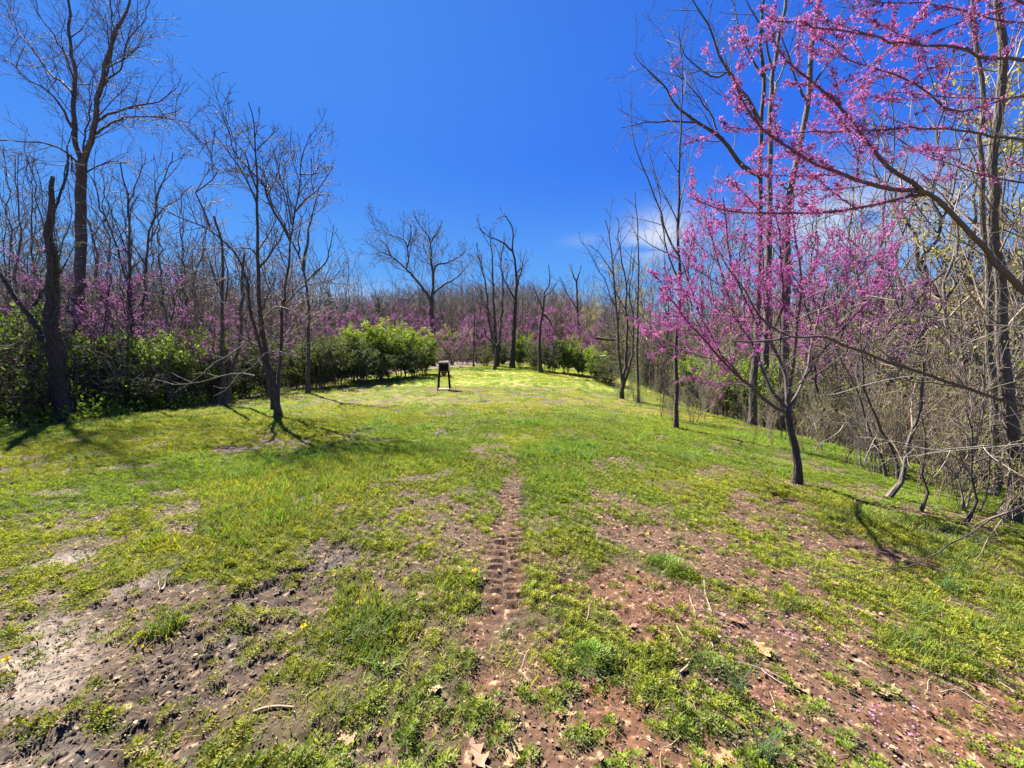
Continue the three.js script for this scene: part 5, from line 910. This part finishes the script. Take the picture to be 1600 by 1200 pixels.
{ // the fallen bough at the lower right
  const D = 3, t = new Tree(204), c = groundAt(1600, 850), b = V(c.x, c.y, c.z), tip = groundAt(1258, 914), tipD = -tip.z;
  const L = [[1720, 705, 3.1], [1660, 752, 3.1], [1600, 788, 3.05], [1560, 808, 3.0], [1500, 842, 2.98], [1455, 870, 2.95], [1430, 882, 2.95], [1360, 893, tipD], [1300, 904, tipD], [1258, 913, tipD]];
  t.pix(L, D, 0.02, 0.004, { lev: 0, wig: 0.01, step: 0.06 });
  t.pix([[1570, 806, 3.0], [1548, 835, 3.0], [1530, 868, 2.95], [1522, 880, 2.93]], D, 0.009, 0.003, { step: 0.06 }); t.pix([[1575, 800, 3.02], [1540, 812, 3.1], [1518, 824, 3.2]], D, 0.009, 0.003, { step: 0.06 });
  t.sprout(2, { gap: 0.12, len: 0.3, frac: 0.4, angle: 0.7, up: 0, wig: 0.3, segs: 4, rmin: 0.0016, from: 0.2 });
  const g = thing('fallen_bough', b, 'long thin grey bough slanting down to the grass at the lower right edge', 'branch'); t.shift(b);
  part('bough', t.soup((q) => q.lev === 0, () => 7).geo(), MAT.barkGrey, g); const s1 = t.soup((q) => q.lev > 0, () => 4); part('twigs', s1.geo(), MAT.twigTan, g, 'stuff');
}

{ // fallen timber seen between the stems at the far right of the clearing
  const log = (a, b, D, r, mat, label) => { const t = new Tree(a[0]), p = at(...a, D); t.limb([p, at((a[0] + b[0]) / 2, (a[1] + b[1]) / 2 + 0.8, D - 0.1), at(...b, D - 0.3)], r, r * 0.8, { wig: 0.04 }); t.shift(p); solo('fallen_log', t.soup(() => true, () => 8).geo(), mat, p, label, 'log'); };
  log([930, 528], [962, 531], 30, 0.1, MAT.barkDark, 'dark log hung level among the twigs left of the slim grey stems');
  log([928, 557], [947, 556], 24.5, 0.07, MAT.pale, 'short pale log just above the brightest small lime shrub');
  log([929, 503], [951, 520], 28, 0.04, MAT.pale, 'pale broken branch slanting down above the dark log');
}

// ------------------------------------------------------------------ the box feeder
{
  const p = groundAt(694, 609), g = thing('box_feeder', p, 'square box feeder with dark front, on four splayed legs over a pale slab', 'feeder');
  const k = -p.z / F, u = 1;                                                  // metres per pixel at its distance
  const metal = new THREE.MeshStandardMaterial({ color: new THREE.Color().setRGB(0.2, 0.19, 0.175), roughness: 0.5, metalness: 0.4 }), white = new THREE.MeshStandardMaterial({ color: new THREE.Color().setRGB(0.4, 0.385, 0.36), roughness: 0.5 }), brown = new THREE.MeshPhysicalMaterial({ color: new THREE.Color().setRGB(0.028, 0.014, 0.009), roughness: 1, specularIntensity: 0.1 }), tan = new THREE.MeshStandardMaterial({ color: new THREE.Color().setRGB(0.2, 0.15, 0.07), roughness: 0.7 }), slabMat = new THREE.MeshStandardMaterial({ color: new THREE.Color().setRGB(0.28, 0.23, 0.17), roughness: 0.95, bumpMap: barkTex, bumpScale: 0.02 });
  const W = 15.6 * k, top = 42.5 * k, mid = 29.5 * k, hop = 22.5 * k, slab = new THREE.Mesh();
  part('box', new RoundedBoxGeometry(W, top - mid, W, 3, 0.012).translate(0, (top + mid) / 2, 0), white, g);
  const front = part('door', new RoundedBoxGeometry(W * 0.92, (top - mid) * 0.92, 0.02, 2, 0.006).translate(W * 0.03, (top + mid) / 2 - 0.02, W / 2 + 0.006), brown, g);
  part('latch', new RoundedBoxGeometry(0.02, 0.05, 0.02, 2, 0.005).translate(W * 0.02, top - 0.1, W / 2 + 0.024), metal, front);
  part('lid', new RoundedBoxGeometry(W * 1.06, 0.03, W * 1.06, 2, 0.01).translate(0, top + 0.017, 0), white, g);
  part('rail', new RoundedBoxGeometry(W * 0.9, 0.045, 0.03, 2, 0.008).translate(0, mid - 0.01, W / 2 - 0.004), tan, g);
  const cone = new THREE.CylinderGeometry(W * 0.42, W * 0.17, mid - hop, 20, 1).translate(0, (mid + hop) / 2 - 0.005, 0); part('hopper', cone, new THREE.MeshStandardMaterial({ color: new THREE.Color().setRGB(0.05, 0.03, 0.045), roughness: 0.5 }), g);
  part('spinner', new THREE.CylinderGeometry(W * 0.12, W * 0.16, 0.05, 16).translate(0, hop - 0.03, 0), brown, g);
  for (const [sx, sz] of [[-1, 1], [1, 1], [-1, -1], [1, -1]]) { const s = new Soup(), a = V(sx * W * 0.44, mid + 0.05, sz * W * 0.44), c = V(sx * 9.4 * k, -0.12, sz * 9.4 * k); s.tube([c, c.clone().lerp(a, 0.5), a], [0.032, 0.032, 0.032], 4); part('leg', s.geo(), brown, g); }
  part('slab', new RoundedBoxGeometry(20.5 * k, 0.08, 20.5 * k, 3, 0.025).translate(0.02, 0.015, 0), slabMat, g); g.rotation.y = 0.09;
}
renderer.render(scene, camera);
